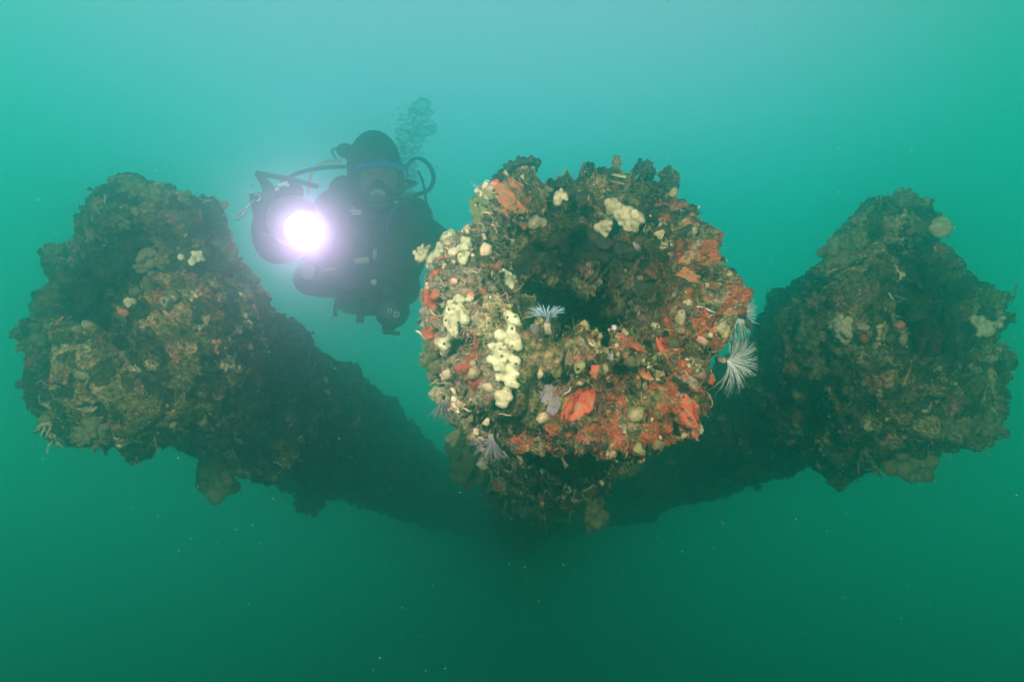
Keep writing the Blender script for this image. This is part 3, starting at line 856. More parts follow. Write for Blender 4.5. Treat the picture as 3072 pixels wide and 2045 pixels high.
M_BUFF = island_material("buff_growth", [
    (0.0, (0.30, 0.21, 0.14)), (0.25, (0.42, 0.31, 0.21)), (0.5, (0.20, 0.135, 0.085)), (0.7, (0.48, 0.38, 0.27)), (0.86, (0.40, 0.20, 0.15)), (0.95, (0.45, 0.09, 0.05))])
rg = np.random.default_rng(11)
scatter(pipe_c, 1900, rg, 0.6, 0.0025, 0.014, [0, 1, 2, 3, 4], "small_growth", M_NODULE)
scatter(pipe_c, 1500, rg, 0.6, 0.003, 0.008, [5, 6], "worm_tubes", M_NODULE, sink=0.1)
scatter(pipe_c, 2600, rg, 0.5, 0.003, 0.010, [7, 8], "frilled_growth", M_FRILL, sink=0.15)
fuzz(pipe_c, 26000, rg, 0.6, 0.005, 0.022, 0.0008, M_FUZZ)
for pp in (pipe_l, pipe_r):
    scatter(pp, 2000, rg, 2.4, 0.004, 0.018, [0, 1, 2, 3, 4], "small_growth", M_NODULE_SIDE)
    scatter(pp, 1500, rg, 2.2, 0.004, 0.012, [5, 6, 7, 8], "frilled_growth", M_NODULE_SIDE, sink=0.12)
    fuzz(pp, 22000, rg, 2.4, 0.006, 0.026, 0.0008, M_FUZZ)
    fuzz(pp, 1500, rg, 2.4, 0.015, 0.035, 0.0009, M_FUZZ, "long_fuzz", 0.1)
scatter(pipe_c, 1500, rg, 0.4, 0.003, 0.012, [0, 1, 2, 3, 5, 6, 7], "buff_growth", M_BUFF, weight=lambda v, s: (v[:, 0] < -0.03) * 1.0, sink=0.1)
fuzz(pipe_c, 7000, rg, 0.4, 0.005, 0.020, 0.0008, M_BUFF, "buff_fuzz", 0.2, weight=lambda v, s: (v[:, 0] < -0.02) * 1.0)
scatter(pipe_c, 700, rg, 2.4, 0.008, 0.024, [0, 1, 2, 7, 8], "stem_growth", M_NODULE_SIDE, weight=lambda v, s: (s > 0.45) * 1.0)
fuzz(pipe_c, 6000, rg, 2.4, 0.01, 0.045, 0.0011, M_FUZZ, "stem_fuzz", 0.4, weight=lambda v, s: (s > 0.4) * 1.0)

# larger sea squirts, barnacles and nodules, each its own piece of the crust
def piece_mesh(name, pk, mat):
    V, Fc = PROTOS[pk]
    me = mesh_np(name, V, Fc); me.materials.append(mat)
    me.polygons.foreach_set("use_smooth", np.ones(len(me.polygons), dtype=bool))
    return me
PIECES = [("sea_squirt", piece_mesh("sea_squirt", 3, M_BEIGE)), ("sea_squirt", piece_mesh("sea_squirt", 4, M_OLIVE)),
          ("barnacle", piece_mesh("barnacle", 4, M_LILAC)), ("sponge_nodule", piece_mesh("sponge_nodule", 0, M_BEIGE)),
          ("sponge_nodule", piece_mesh("sponge_nodule", 1, M_OLIVE)), ("sponge_nodule", piece_mesh("sponge_nodule", 2, M_RED)),
          ("sponge_nodule", piece_mesh("sponge_nodule", 0, M_ORANGE)), ("sponge_nodule", piece_mesh("sponge_nodule", 1, M_BLACK))]
def pieces(p, n, rng, smax, a, b, probs):
    pos, nor, _ = sites(p, n, rng, smax)
    nor = nor + rng.normal(0, 0.4, nor.shape); nor /= np.linalg.norm(nor, axis=1)[:, None]
    Rm = frames(nor, rng); probs = np.array(probs) / sum(probs)
    for k in range(n):
        nm, me = PIECES[rng.choice(len(PIECES), p=probs)]
        o = bpy.data.objects.new(nm, me); COL.objects.link(o); o.parent = p.root
        s = a + (b - a) * rng.random() ** 2
        M = Matrix([list(r) for r in Rm[k]]).to_4x4()
        o.matrix_local = Matrix.Translation(Vector(pos[k] - p.off - nor[k] * s * 0.2)) @ M @ Matrix.Diagonal((s * rng.uniform(.8, 1.2), s * rng.uniform(.8, 1.2), s * rng.uniform(.8, 1.5), 1))
pieces(pipe_c, 120, rg, 0.4, 0.006, 0.014, [3, 4, 1.0, 2, 4, 0.8, 0.6, 2])
pieces(pipe_l, 60, rg, 1.2, 0.008, 0.020, [2, 5, 0.5, 1.5, 6, 0.4, 0.3, 2])
pieces(pipe_r, 60, rg, 1.2, 0.008, 0.020, [2, 5, 0.5, 1.5, 6, 0.4, 0.3, 2])

# ------------------------------------------------------------------ clumps that stand out from the outline
def clump(c, size, mat, name, label, cat, seed, squash=(1, 1, 1), group="dark growths standing out from the pipes", rough=0.45):
    """a shaggy head of growth: knobs of all sizes fused together, with wisps"""
    rr = np.random.default_rng(seed * 31 + 1)
    sq = np.array(squash) * size
    parts = [ellipsoid((0, 0, 0), *(sq * 0.72), 14, 10)]
    dirs, tips = rr.normal(size=(46, 3)), []
    for d in dirs:
        d /= np.linalg.norm(d)
        q = size * rr.uniform(0.12, 0.34); k = rr.uniform(0.62, 0.98)
        parts.append(ellipsoid(tuple(d * sq * k), q, q, q, 8, 6)); tips.append((d * sq * k, d, q))
    V, Fc = merge(*parts)
    o = link(name, mesh_py(name, V, Fc), None, mat)
    o.location = c
    m = o.modifiers.new("fuse", 'REMESH'); m.mode = 'VOXEL'; m.voxel_size = size * 0.07; m.use_smooth_shade = True
    V, Fc = [], []
    for _ in range(int(160 + 200 * rough)):
        p0, d, q = tips[rr.integers(len(tips))]
        e = d + rr.normal(0, 0.6, 3); e /= np.linalg.norm(e)
        a0 = p0 + e * q * 0.8; L = size * rr.uniform(0.08, 0.34)
        sd = np.cross(e, rr.normal(size=3)); sd /= np.linalg.norm(sd); w = 0.0008
        a1 = a0 + e * L + rr.normal(0, 0.25, 3) * L
        k = len(V); V += [a0 - sd * w, a0 + sd * w, a1]; Fc.append((k, k + 1, k + 2))
    f = link("wisps", mesh_py("wisps", V, Fc), o, M_FUZZ); f["kind"] = "stuff"
    return tag(o, label, cat, group)
def rim(x, y, reach=0.03, smax=0.5):
    """the place on the middle pipe nearest a photo pixel, drawn towards it by at most reach"""
    p = pipe_c
    m = np.nonzero((p.S < smax) & ~p.inner & (p.N[:, 1] < 0.6))[0]
    i = m[np.argmin((p.px[m] - x) ** 2 + (p.py[m] - y) ** 2)]
    v = Vector(p.V[i]); q = P(x, y, v.y) - v
    return v + q * min(1.0, reach / max(q.length, 1e-6))
def rim_side(p, x, y, reach=0.04, smax=2.0):
    m = np.nonzero((p.S < smax) & ~p.inner)[0]
    c = (p.px[m] - x) ** 2 + (p.py[m] - y) ** 2
    k = m[np.argsort(c)[:12]]
    i = k[np.argmin(p.V[k, 1])]
    v = Vector(p.V[i]); q = P(x, y, v.y) - v
    return v + q * min(1.0, reach / max(q.length, 1e-6))
def on(p, x, y, lift=0.0):
    i = pick(p, x, y, 14)
    return Vector(p.V[i] + p.N[i] * lift)
def spike(base, tip, r0, mat, name, label, cat, seed, bend=0.15, n=9):
    base, tip = Vector(base), Vector(tip); L = (tip - base).length
    rr = np.random.default_rng(seed); pts, rad = [], []
    off = Vector(rr.normal(0, 1, 3)) * L * bend
    n = 26
    for i in range(n):
        t = i / (n - 1)
        pts.append(base.lerp(tip, t) + off * math.sin(math.pi * t) * 0.6)
        rad.append(r0 * (1 - 0.5 * t) * (1.0 if t < 0.85 else math.sqrt(max(0.02, 1 - ((t - 0.85) / 0.15) ** 2))))
    V, Fc = tube_np(pts, rad, 18)
    A = np.array([tuple(v) for v in V]); C = np.repeat(np.array([tuple(q) for q in pts]), 18, 0); C = np.vstack([C, A[-2:]])
    k = 0.55 * fbm(A * (0.55 / r0), seed, 2) + 0.45 * lumps(A, 0.9 / r0, seed + 3)
    A = A + (A - C) * k[:, None]
    o = link(name, mesh_py(name, A - np.array(base), Fc), None, mat); o.location = base
    return tag(o, label, cat, "dark growths standing out from the pipes")

def spike2(base, a, b, *rest):
    """spike from a place on the pipe, in the direction the photo shows between two pixels"""
    d = base.y
    r0 = rest[0]
    if r0 >= 0.013:
        # stout ones are shaggy heads drawn out along their direction
        v = P(*b, d) - P(*a, d); L = max(v.length, 0.02); size = L * 0.62
        w = min(1.0, r0 * 1.35 / size)
        sqz = (w, w, 1.0) if abs(v.z) > abs(v.x) else (1.0, w, w)
        clump(base + v * 0.35, size, rest[1], rest[2], rest[3], rest[4], rest[5], sqz, rough=0.8)
        return
    spike(base + (P(*a, d) - P(*b, d)).normalized() * 0.008, base + (P(*b, d) - P(*a, d)), *rest)
D = float(pipe_c.V[pick(pipe_c, 1950, 560), 1])
clump(rim(1932, 510, 0.007), 0.024, M_BLACK, "sponge", "round blackish sponge ball on the top right of the middle pipe", "sponge", 3, (1, 1, 1.05))
clump(rim(2005, 545, 0.007), 0.026, M_BLACK, "sponge", "drooping blackish sponge just right of the round sponge ball", "sponge", 4, (0.8, 1, 1.3))
clump(rim(1850, 482, 0.007), 0.012, M_OLIVE, "sponge", "small upright olive knob left of the round sponge ball", "sponge", 5, (0.9, 0.9, 1.5))
D2 = float(pipe_c.V[pick(pipe_c, 2130, 900), 1])
clump(rim(2205, 890, 0.007), 0.024, M_BLACK, "sponge", "ragged dark sponge sticking out at the right edge, above the fan worms", "sponge", 6, (1.3, 0.8, 0.8), rough=0.7)
spike2(rim(2155, 905, 0.006), (2155, 905), (2172, 830), 0.008, M_BLACK, "sponge_stalk", "dark twisted stalk above the ragged sponge on the right edge", "sponge", 8, 0.25)
spike2(rim(2130, 735, 0.006), (2130, 735), (2158, 700), 0.006, M_BLACK, "sponge_spike", "short dark spike on the upper right edge of the middle pipe", "sponge", 9)
spike2(rim(2065, 655, 0.006), (2065, 655), (2082, 622), 0.007, M_OLIVE, "sponge_spike", "pale brown spike on the upper right shoulder of the middle pipe", "sponge", 10)
spike2(rim(2150, 1160, 0.006), (2150, 1160), (2178, 1178), 0.008, M_BLACK, "sponge_spike", "dark pointed spike at the right edge below the large fan worm", "sponge", 11, 0.05)
spike2(rim(2235, 960, 0.006), (2235, 960), (2262, 1005), 0.006, M_BLACK, "sponge_stalk", "thin dark stalk between the two white fan worms", "sponge", 12, 0.3)
spike2(rim(1290, 765, 0.006), (1290, 765), (1240, 755), 0.013, M_BEIGE, "sponge_stalk", "brown horn sticking out of the left edge towards the diver", "sponge", 13, 0.1)
spike2(rim(1345, 1175, 0.006), (1345, 1175), (1290, 1205), 0.013, M_BEIGE, "sponge_stalk", "brown horn at the lower left edge of the middle pipe", "sponge", 14, 0.1)
clump(rim(1310, 1015, 0.007), 0.030, M_OLIVE, "sponge", "brown tufted bulge on the left edge below the red cluster", "sponge", 15, (1.2, 1, 0.8), rough=0.9)
clump(rim(1305, 1090, 0.007), 0.034, M_OLIVE, "sponge", "brown hollow-looking tuft at the lower left edge", "sponge", 16, (1.1, 1, 0.9), rough=0.9)
clump(rim(1400, 1380, 0.04, 1.6), 0.085, M_OLIVE, "sponge", "big rounded dark sponge on the stem under the middle pipe's mouth", "sponge", 17, (1, 1, 1.1))
clump(rim(1730, 1400, 0.04, 1.6), 0.036, M_OLIVE, "sponge", "pale olive lobes low on the stem under the middle pipe", "sponge", 18, (1.2, 0.8, 0.8))
spike2(rim(1775, 1490, 0.04, 1.6), (1775, 1490), (1772, 1590), 0.035, M_OLIVE, "hanging_growth", "pointed growth hanging from the bottom of the middle stem", "growth", 19, 0.05)
spike2(rim(2085, 1270, 0.006), (2085, 1270), (2083, 1312), 0.018, M_BEIGE, "hanging_growth", "fuzzy brown tip under the hanging red sponge", "growth", 20, 0.05)
spike2(rim(1985, 1270, 0.006), (1985, 1270), (1995, 1318), 0.013, M_BEIGE, "hanging_growth", "small brown stub hanging left of the red sponge tip", "growth", 21, 0.05)
# left pipe
clump(rim_side(pipe_l, 655, 765, 0.02), 0.040, M_OLIVE, "sponge", "rounded dark sponge on the upper right flank of the left pipe", "sponge", 31, (1.15, 1, 0.95))
clump(rim_side(pipe_l, 735, 845, 0.02), 0.036, M_OLIVE, "sponge", "second rounded dark sponge, lower along the left pipe's back", "sponge", 32, (1, 1, 1.1))
clump(rim_side(pipe_l, 400, 565, 0.02), 0.034, M_OLIVE, "sponge", "shaggy tuft on the very top of the left pipe", "sponge", 33, (1.3, 1, 0.7), rough=0.8)
clump(rim_side(pipe_l, 470, 590, 0.02), 0.034, M_OLIVE, "sponge", "knotted crest just right of the shaggy top tuft of the left pipe", "sponge", 34, (1.1, 1, 0.9), rough=0.8)
clump(rim_side(pipe_l, 620, 1470, 0.02), 0.075, M_OLIVE, "hanging_growth", "largest dark clump hanging under the left pipe", "growth", 35, (0.9, 1, 1.15), rough=0.8)
clump(rim_side(pipe_l, 920, 1550, 0.02), 0.07, M_OLIVE, "hanging_growth", "faint hanging lump far along the underside of the left pipe", "growth", 36, (1.0, 1, 1.0), rough=0.8)
spike2(rim_side(pipe_l, 275, 1270, 0.008), (275, 1270), (275, 1352), 0.034, M_OLIVE, "hanging_growth", "brown tongue hanging from the bottom of the left pipe's mouth", "growth", 37, 0.05)
spike2(rim_side(pipe_l, 175, 752, 0.008), (175, 752), (122, 752), 0.014, M_OLIVE, "sponge_stalk", "stubby knob on the far left rim of the left pipe", "growth", 38, 0.05)
# branching hydroid at the lower left
def bush(base, tips, r0, mat, name, label, cat, seed):
    rr = np.random.default_rng(seed); parts = []
    base = Vector(base)
    for t in tips:
        t = Vector(t)
        pts = spline([base, base.lerp(t, .5) + Vector(rr.normal(0, .012, 3)), t], 8)
        parts.append(tube_np([q - base for q in pts], [r0 * (1 - .7 * i / len(pts)) for i in range(len(pts))], 5))
        for k in range(5):
            q = pts[min(len(pts) - 1, 2 + k)]
            e = q + Vector(rr.normal(0, .016, 3)) + (t - base) * 0.12
            parts.append(tube_np([q - base, (q + e) / 2 - base + Vector(rr.normal(0, .003, 3)), e - base], [r0 * .5, r0 * .4, r0 * .2], 5))
    V, Fc = merge(*parts)
    o = link(name, mesh_py(name, V, Fc), None, mat); o.location = base
    return tag(o, label, cat, "branching hydroids")
def bush2(base, a, tips, *rest):
    d = base.y; rr = random.Random(5)
    bush(base, [base + (P(*q, d) - P(*a, d)) + Vector((0, rr.uniform(-.03, .03), 0)) for q in tips], *rest)
bush2(rim_side(pipe_l, 150, 1220, 0.02), (150, 1220), [(100, 1180), (85, 1215), (105, 1240)], .006, M_BEIGE, "hydroid_bush", "wispy twigs at the left rim of the left pipe", "hydroid", 41)
bush2(rim_side(pipe_l, 155, 1270, 0.02), (155, 1270), [(95, 1300), (130, 1320), (160, 1345), (172, 1350)], .007, M_BEIGE, "hydroid_bush", "brown branching twigs hanging at the lower left of the left pipe", "hydroid", 42)
bush2(rim_side(pipe_r, 2590, 1350, 0.02), (2590, 1350), [(2575, 1400), (2600, 1412), (2615, 1395)], .009, M_OLIVE, "hydroid_bush", "dark branching tuft hanging under the right pipe", "hydroid", 43)
bush2(rim_side(pipe_r, 2690, 632, 0.02), (2690, 632), [(2650, 640), (2645, 625)], .004, M_OLIVE, "hydroid_bush", "thin curled twigs on the left slope of the right pipe's crest", "hydroid", 44)
# right pipe
clump(rim_side(pipe_r, 2710, 605, 0.02), 0.035, M_OLIVE, "sponge", "knob on the pointed crest of the right pipe", "sponge", 51, (0.9, 1, 1.1), rough=0.8)
clump(rim_side(pipe_r, 2515, 760, 0.02), 0.046, M_OLIVE, "sponge", "shaggy dark sponge on the left shoulder of the right pipe", "sponge", 52, (1, 1, 1.15), rough=0.8)
spike2(rim_side(pipe_r, 2583, 735, 0.008), (2583, 735), (2578, 682), 0.016, M_OLIVE, "sponge_stalk", "upright stub between the shoulder sponge and the crest of the right pipe", "sponge", 53, 0.05)
clump(rim_side(pipe_r, 2720, 1390, 0.02), 0.060, M_OLIVE, "hanging_growth", "shaggy clump hanging under the right pipe", "growth", 54, (1.1, 1, 0.8), rough=0.8)
clump(rim_side(pipe_r, 2865, 1290, 0.02), 0.036, M_OLIVE, "hanging_growth", "small lump under the right pipe's mouth", "growth", 55, (1, 1, 0.8), rough=0.8)
spike2(rim_side(pipe_r, 2970, 1260, 0.008), (2970, 1260), (2972, 1335), 0.034, M_OLIVE, "hanging_growth", "pointed drip at the lower right rim of the right pipe", "growth", 56, 0.05)
clump(rim_side(pipe_r, 2420, 1000, 0.02), 0.040, M_OLIVE, "sponge", "faint knob on the back of the right pipe near the fan worms", "sponge", 57, (0.8, 1, 1.3), rough=0.8)
clump(rim_side(pipe_r, 2525, 985, 0.02), 0.035, M_BEIGE, "sponge", "pale tan sponge on the flank of the right pipe", "sponge", 58, (1.1, 0.8, 1))
clump(rim_side(pipe_r, 2680, 995, 0.02), 0.022, M_PLUME, "sea_squirt", "whitish folded blob near the middle of the right pipe", "sea squirt", 59, (1.2, 0.7, 0.9), "pale blobs on the pipes", 0.5)

# ------------------------------------------------------------------ fan worms
def fan_worm(base, axis, R, n, mat, label, seed, spread=(0.25, 1.0), arc=(0, 360), whorls=2, width=0.0012, tube=0.022):
    """a tube with a crown of feathery radioles that open outwards"""
    rr = np.random.default_rng(seed)
    base, ax = Vector(base), Vector(axis).normalized()
    up = Vector((0, 0, 1)) if abs(ax.z) < 0.9 else Vector((1, 0, 0))
    a = ax.cross(up).normalized(); b = ax.cross(a)
    root = empty("fan_worm", base)
    tag(root, label, "fan worm", "fan worms on the middle pipe")
    pts = [ax * (-tube + tube * t) + a * 0.006 * math.sin(t * 3) for t in (0, .35, .7, 1)]
    V, Fc = tube_np(pts, [0.008, 0.007, 0.0065, 0.006], 8)
    link("tube", mesh_py("tube", V, Fc), root, M_TUBE)
    Vs, Fs, o = [], [], 0
    for w in range(whorls):
        for k in range(n):
            th = math.radians(arc[0] + (arc[1] - arc[0]) * (k + rr.random() * 0.8) / n)
            rad = a * math.cos(th) + b * math.sin(th)
            L = R * (1 - 0.16 * w) * rr.uniform(0.70, 1.10)
            op = spread[0] + (spread[1] - spread[0]) * (0.75 + 0.25 * rr.random()) - 0.18 * w
            tan = ax.cross(rad).normalized()
            rows = []
            m = 9
            jig = rr.normal(0, 0.13); crl = rr.normal(0, 0.10)
            for i in range(m):
                t = i / (m - 1)
                ang = op * (0.55 + 0.65 * t) + crl * t * t
                c = (ax * math.cos(ang) + rad * math.sin(ang)) * (L * t) + tan * (L * jig * t * t)
                # feathered: wide in the middle, narrow at both ends
                wd = width * (0.35 + 1.1 * math.sin(math.pi * min(1, t * 0.92 + .06)) ** 0.7)
                nrm = (ax * math.sin(ang) - rad * math.cos(ang))
                rows.append((c - tan * wd, c + tan * wd, c + nrm * wd * 0.6))
            for (p0, p1, p2) in rows: Vs += [tuple(p0), tuple(p1), tuple(p2)]
            for i in range(m - 1):
                q = o + 3 * i
                for u, v in ((0, 1), (1, 2), (2, 0)):
                    Fs.append((q + u, q + v, q + 3 + v, q + 3 + u))
            o = len(Vs)
    link("crown", mesh_py("crown", Vs, Fs), root, mat)
    return root
fan_worm(rim(2200, 1100, 0.02), (0.42, -0.88, -0.10), 0.070, 64, M_PLUME, "largest white fan worm spreading out at the lower right edge", 1, (0.5, 1.25), arc=(55, 290), width=0.00065)
fan_worm(rim(2205, 950, 0.04), (0.40, -0.88, 0.05), 0.050, 44, M_PLUME, "smaller white fan worm just above the largest one at the right edge", 2, (0.5, 1.25), arc=(75, 290), width=0.00065)
fan_worm(on(pipe_c, 1640, 985, 0.016), (-0.05, -0.30, 1.0), 0.040, 50, M_PLUME_B, "pale blue fan worm standing on the lower lip inside the mouth", 3, (0.15, 0.85), width=0.0009, tube=0.02)
fan_worm(on(pipe_c, 1345, 1185, 0.016), (0.10, -0.95, -0.15), 0.042, 30, M_PLUME_P, "brownish pink fan worm at the lower left edge of the middle pipe", 4, (0.5, 1.2), arc=(55, 170), width=0.0006)
fan_worm(on(pipe_c, 1490, 1285, 0.016), (-0.10, -0.95, -0.15), 0.048, 30, M_PLUME_P, "dim purple fan worm under the left end of the lower lip", 5, (0.5, 1.2), arc=(10, 125), width=0.0006)
fan_worm(on(pipe_c, 1975, 560, 0.012), (0.25, -0.45, 0.75), 0.030, 40, M_PLUME_P, "greyish fan worm under the blackish sponges at the top right", 6, (0.15, 0.8), width=0.0007)

# small clam with a striped gape, and a few ring-shaped tubes
def tube_ring(x, y, r, mat, label, seed):
    c = on(pipe_c, x, y, 0.006)
    prof = [(-0.02, r), (0.004, r), (0.007, r * .85), (0.004, r * .62), (-0.015, r * .55)]
    V, Fc = lathe(prof, (0, 0, 0), (random.uniform(-.3, .3), -1, random.uniform(-.2, .4)), 16)
    o = link("worm_tube", mesh_py("worm_tube", V, Fc), None, mat); o.location = c
    tag(o, label, "worm tube", "open worm tubes on the middle pipe")
tube_ring(1470, 973, .0048, M_CREAM, "tiny cream ring-shaped tube beside the red triangle patch", 1)
tube_ring(1978, 984, .0050, M_CREAM, "tiny cream ring-shaped tube right of the red hooked patch", 2)
tube_ring(1502, 1098, .0042, M_CREAM, "tiny cream ring-shaped tube at the foot of the largest cream sponge", 3)
tube_ring(2112, 1048, .0055, M_OLIVE, "small olive tube opening left of the grey disc", 4)
def shell_ring(x, y, r, label):
    c = on(pipe_c, x, y, 0.004)
    pts = [Vector((math.cos(t) * r, -0.004 * math.sin(2 * t), math.sin(t) * r * 1.15)) for t in np.linspace(-0.3, 5.7, 26)]
    V, Fc = tube_np(pts, 0.0022, 6)
    o = link("oyster_shell", mesh_py("oyster_shell", V, Fc), None, M_BEIGE); o.location = c
    tag(o, label, "shell")
shell_ring(1318, 918, .017, "thin ring-shaped shell rim on the left edge of the middle pipe")
def clam(x, y, label):
    c = on(pipe_c, x, y, 0.012)
    root = empty("clam", c); tag(root, label, "clam")
    for s in (1, -1):
        V, Fc = [], []
        nu_, nv_ = 18, 6
        for j in range(nv_ + 1):
            for i in range(nu_ + 1):
                t = -1.35 + 2.7 * i / nu_; q = j / nv_
                r = 0.026 * q * (1 + 0.05 * math.sin(t * 22))
                V.append((r * math.sin(t) , -r * math.cos(t) * 0.9 + 0.01, s * (0.002 + 0.011 * math.sqrt(max(0, 1 - (q * .96) ** 2)) * q ** .3)))
        for j in range(nv_):
            for i in range(nu_):
                k = j * (nu_ + 1) + i
                Fc.append((k, k + 1, k + nu_ + 2, k + nu_ + 1))
        me = mesh_py("valve", V, Fc); link("valve", me, root, M_BEIGE)
    root.rotation_euler = (0.35, 0.15, 0.1)
clam(1865, 555, "grey clam with a thin gape on the top right of the middle pipe")
# ------------------------------------------------------------------ the diver
M_SUIT = plain("black_neoprene", (0.010, 0.011, 0.012), 0.75, 0.35, 70, 0.25, 0.12)
M_VEST = plain("black_nylon", (0.013, 0.013, 0.015), 0.7, 0.35, 120, 0.3, 0.15)
M_RUBBER = plain("black_rubber", (0.010, 0.010, 0.011), 0.5, 0.2, 40, 0.0, 0.3)
M_BLUE = plain("blue_mask_trim", (0.006, 0.060, 0.30), 0.45, 0.15, 30, 0.0, 0.3)
M_YHOSE = plain("yellow_hose", (0.45, 0.42, 0.02), 0.5, 0.15, 30, 0.0, 0.3)
M_EYE = plain("eye_white", (0.16, 0.13, 0.11), 0.3, 0.1, 40)
M_SKIN = plain("diver_skin", (0.17, 0.08, 0.055), 0.5, 0.12, 40, 0.1, 0.3)
M_STEEL = plain("brushed_steel", (0.62, 0.62, 0.60), 0.35, 0.15, 80, 0.1, 0.5, 1.0)
M_EMBLEM = plain("grey_emblem", (0.20, 0.21, 0.21), 0.5, 0.2, 60)
M_LABEL = plain("pale_tag", (0.66, 0.66, 0.62), 0.6, 0.1, 50)
M_TAN = plain("tan_webbing", (0.42, 0.36, 0.22), 0.8, 0.2, 90, 0.3)
def glassy(name, tint, alpha):
    m = bpy.data.materials.new(name); m.use_nodes = True
    n, l = m.node_tree.nodes, m.node_tree.links; n.clear()
    o = n.new("ShaderNodeOutputMaterial"); mx = n.new("ShaderNodeMixShader")
    tr = n.new("ShaderNodeBsdfTransparent"); tr.inputs[0].default_value = (*tint, 1)
    gl = n.new("ShaderNodeBsdfGlossy"); gl.inputs["Roughness"].default_value = 0.08
    lw = n.new("ShaderNodeLayerWeight"); lw.inputs[0].default_value = alpha
    l.new(lw.outputs["Facing"], mx.inputs[0]); l.new(tr.outputs[0], mx.inputs[1]); l.new(gl.outputs[0], mx.inputs[2])
    l.new(mx.outputs[0], o.inputs[0]); return m
M_GLASS = glassy("mask_glass", (0.85, 0.92, 0.92), 0.25)
M_BUBBLE = glassy("bubble_skin", (1.0, 1.0, 1.0), 0.30)
_n, _l = M_BUBBLE.node_tree.nodes, M_BUBBLE.node_tree.links
_o = [x for x in _n if x.type == 'OUTPUT_MATERIAL'][0]; _m = _o.inputs[0].links[0].from_socket
_tl = _n.new("ShaderNodeBsdfTranslucent"); _tl.inputs[0].default_value = (0.95, 0.95, 0.95, 1)
_x = _n.new("ShaderNodeMixShader"); _x.inputs[0].default_value = 0.03
_l.new(_m, _x.inputs[1]); _l.new(_tl.outputs[0], _x.inputs[2]); _l.new(_x.outputs[0], _o.inputs[0])

DD = 2.70
diver = empty("person", P(1110, 800, DD))
tag(diver, "diver in black wetsuit and mask, facing the camera, holding a bright torch in front", "person")
DO = diver.location.copy()
def dpart(name, geo, mat, parent=None, smooth=True):
    V, Fc = geo
    pr = parent or diver
    o = link(name, mesh_py(name, [Vector(v) - DO for v in V], Fc), pr, mat, smooth)
    return o

# body: one continuous skinned figure, trunk leaning back so the legs trail behind
J, E = {}, []
def joint(k, px, py, d, r, par=None):
    J[k] = (P(px, py, d) - DO, r, par)
joint("pelvis", 1110, 880, 3.16, .150)
joint("belly", 1110, 830, 2.98, .150, "pelvis")
joint("chest", 1112, 740, 2.82, .165, "belly")
joint("neck0", 1118, 655, 2.76, .085, "chest")
joint("neck1", 1122, 610, 2.72, .075, "neck0")
joint("head0", 1128, 560, 2.69, .100, "neck1")
joint("head1", 1128, 490, 2.71, .105, "head0")
joint("head2", 1122, 448, 2.73, .075, "head1")
joint("sh_a", 985, 672, 2.80, .085, "chest")
joint("el_a", 822, 766, 2.62, .062, "sh_a")
joint("fo_a", 792, 718, 2.52, .056, "el_a")
joint("wr_a", 786, 690, 2.45, .040, "fo_a")
joint("pa_a", 790, 655, 2.40, .040, "wr_a")
joint("sh_b", 1248, 672, 2.84, .088, "chest")
joint("el_b", 1362, 768, 2.90, .062, "sh_b")
joint("wr_b", 1400, 870, 2.78, .038, "el_b")
joint("pa_b", 1400, 905, 2.75, .036, "wr_b")
for s, x in (("a", 1055), ("b", 1165)):
    joint("hip_" + s, x, 885, 3.26, .105, "pelvis")
    joint("kn_" + s, x - 6, 900, 3.70, .072, "hip_" + s)
    joint("an_" + s, x - 6, 850, 4.05, .045, "kn_" + s)
    joint("to_" + s, x - 6, 835, 4.28, .040, "an_" + s)
fing_root = Vector(J["pa_a"][0])
for k, (dx, dz, dy, L) in enumerate([(.010, .045, -.035, .8), (.020, .030, -.050, .95), (.026, .010, -.055, 1.0), (.024, -.012, -.050, .9)]):
    a = fing_root + Vector((dx, dy, dz)); b = a + Vector((.038, -.012, .004)) * L; c = b + Vector((.026, .016, .0)) * L
    J[f"f{k}0"] = (a, .013, "pa_a"); J[f"f{k}1"] = (b, .011, f"f{k}0"); J[f"f{k}2"] = (c, .009, f"f{k}1")
a = Vector(J["wr_a"][0]) + Vector((.035, -.02, .015))
J["t0"] = (a, .015, "wr_a"); J["t1"] = (a + Vector((.035, -.025, .02)), .012, "t0")
fr = Vector(J["pa_b"][0])
for k, dx in enumerate((-.028, -.009, .010, .028)):
    J[f"g{k}0"] = (fr + Vector((dx, -.01, -.045)), .012, "pa_b"); J[f"g{k}1"] = (fr + Vector((dx * 1.1, -.03, -.085)), .009, f"g{k}0")
J["h0"] = (Vector(J["wr_b"][0]) + Vector((-.04, -.02, -.02)), .013, "wr_b"); J["h1"] = (Vector(J["wr_b"][0]) + Vector((-.06, -.04, -.055)), .010, "h0")
keys = list(J); ix = {k: i for i, k in enumerate(keys)}
bme = bpy.data.meshes.new("body")
bme.from_pydata([tuple(J[k][0]) for k in keys], [(ix[k], ix[J[k][2]]) for k in keys if J[k][2]], [])
body = link("body", bme, diver, M_SUIT, False)
sm_ = body.modifiers.new("skin", 'SKIN'); sm_.use_smooth_shade = True
for k, sv in zip(keys, bme.skin_vertices[0].data):
    r = J[k][1]; sv.radius = (r, r)
    sv.use_root = (k == "pelvis")
ss_ = body.modifiers.new("sub", 'SUBSURF'); ss_.levels = 2; ss_.render_levels = 2

# hood over the head
hv_, hf_ = ellipsoid((0, 0, 0), .112, .125, .165, 36, 22)
hood = []
for v in hv_:
    x, y, z = v
    k = 1.0 + 0.05 * math.sin(9 * x + 4 * z) * 0.4
    if z < -0.05: k *= 1.0 - 0.5 * min(1, (-0.05 - z) * 2.2) * (1 if y < 0 else .4)
    hood.append(P(1124, 515, 2.72) + Vector((x * k, y, z)))
dpart("hood", (hood, hf_), M_SUIT)

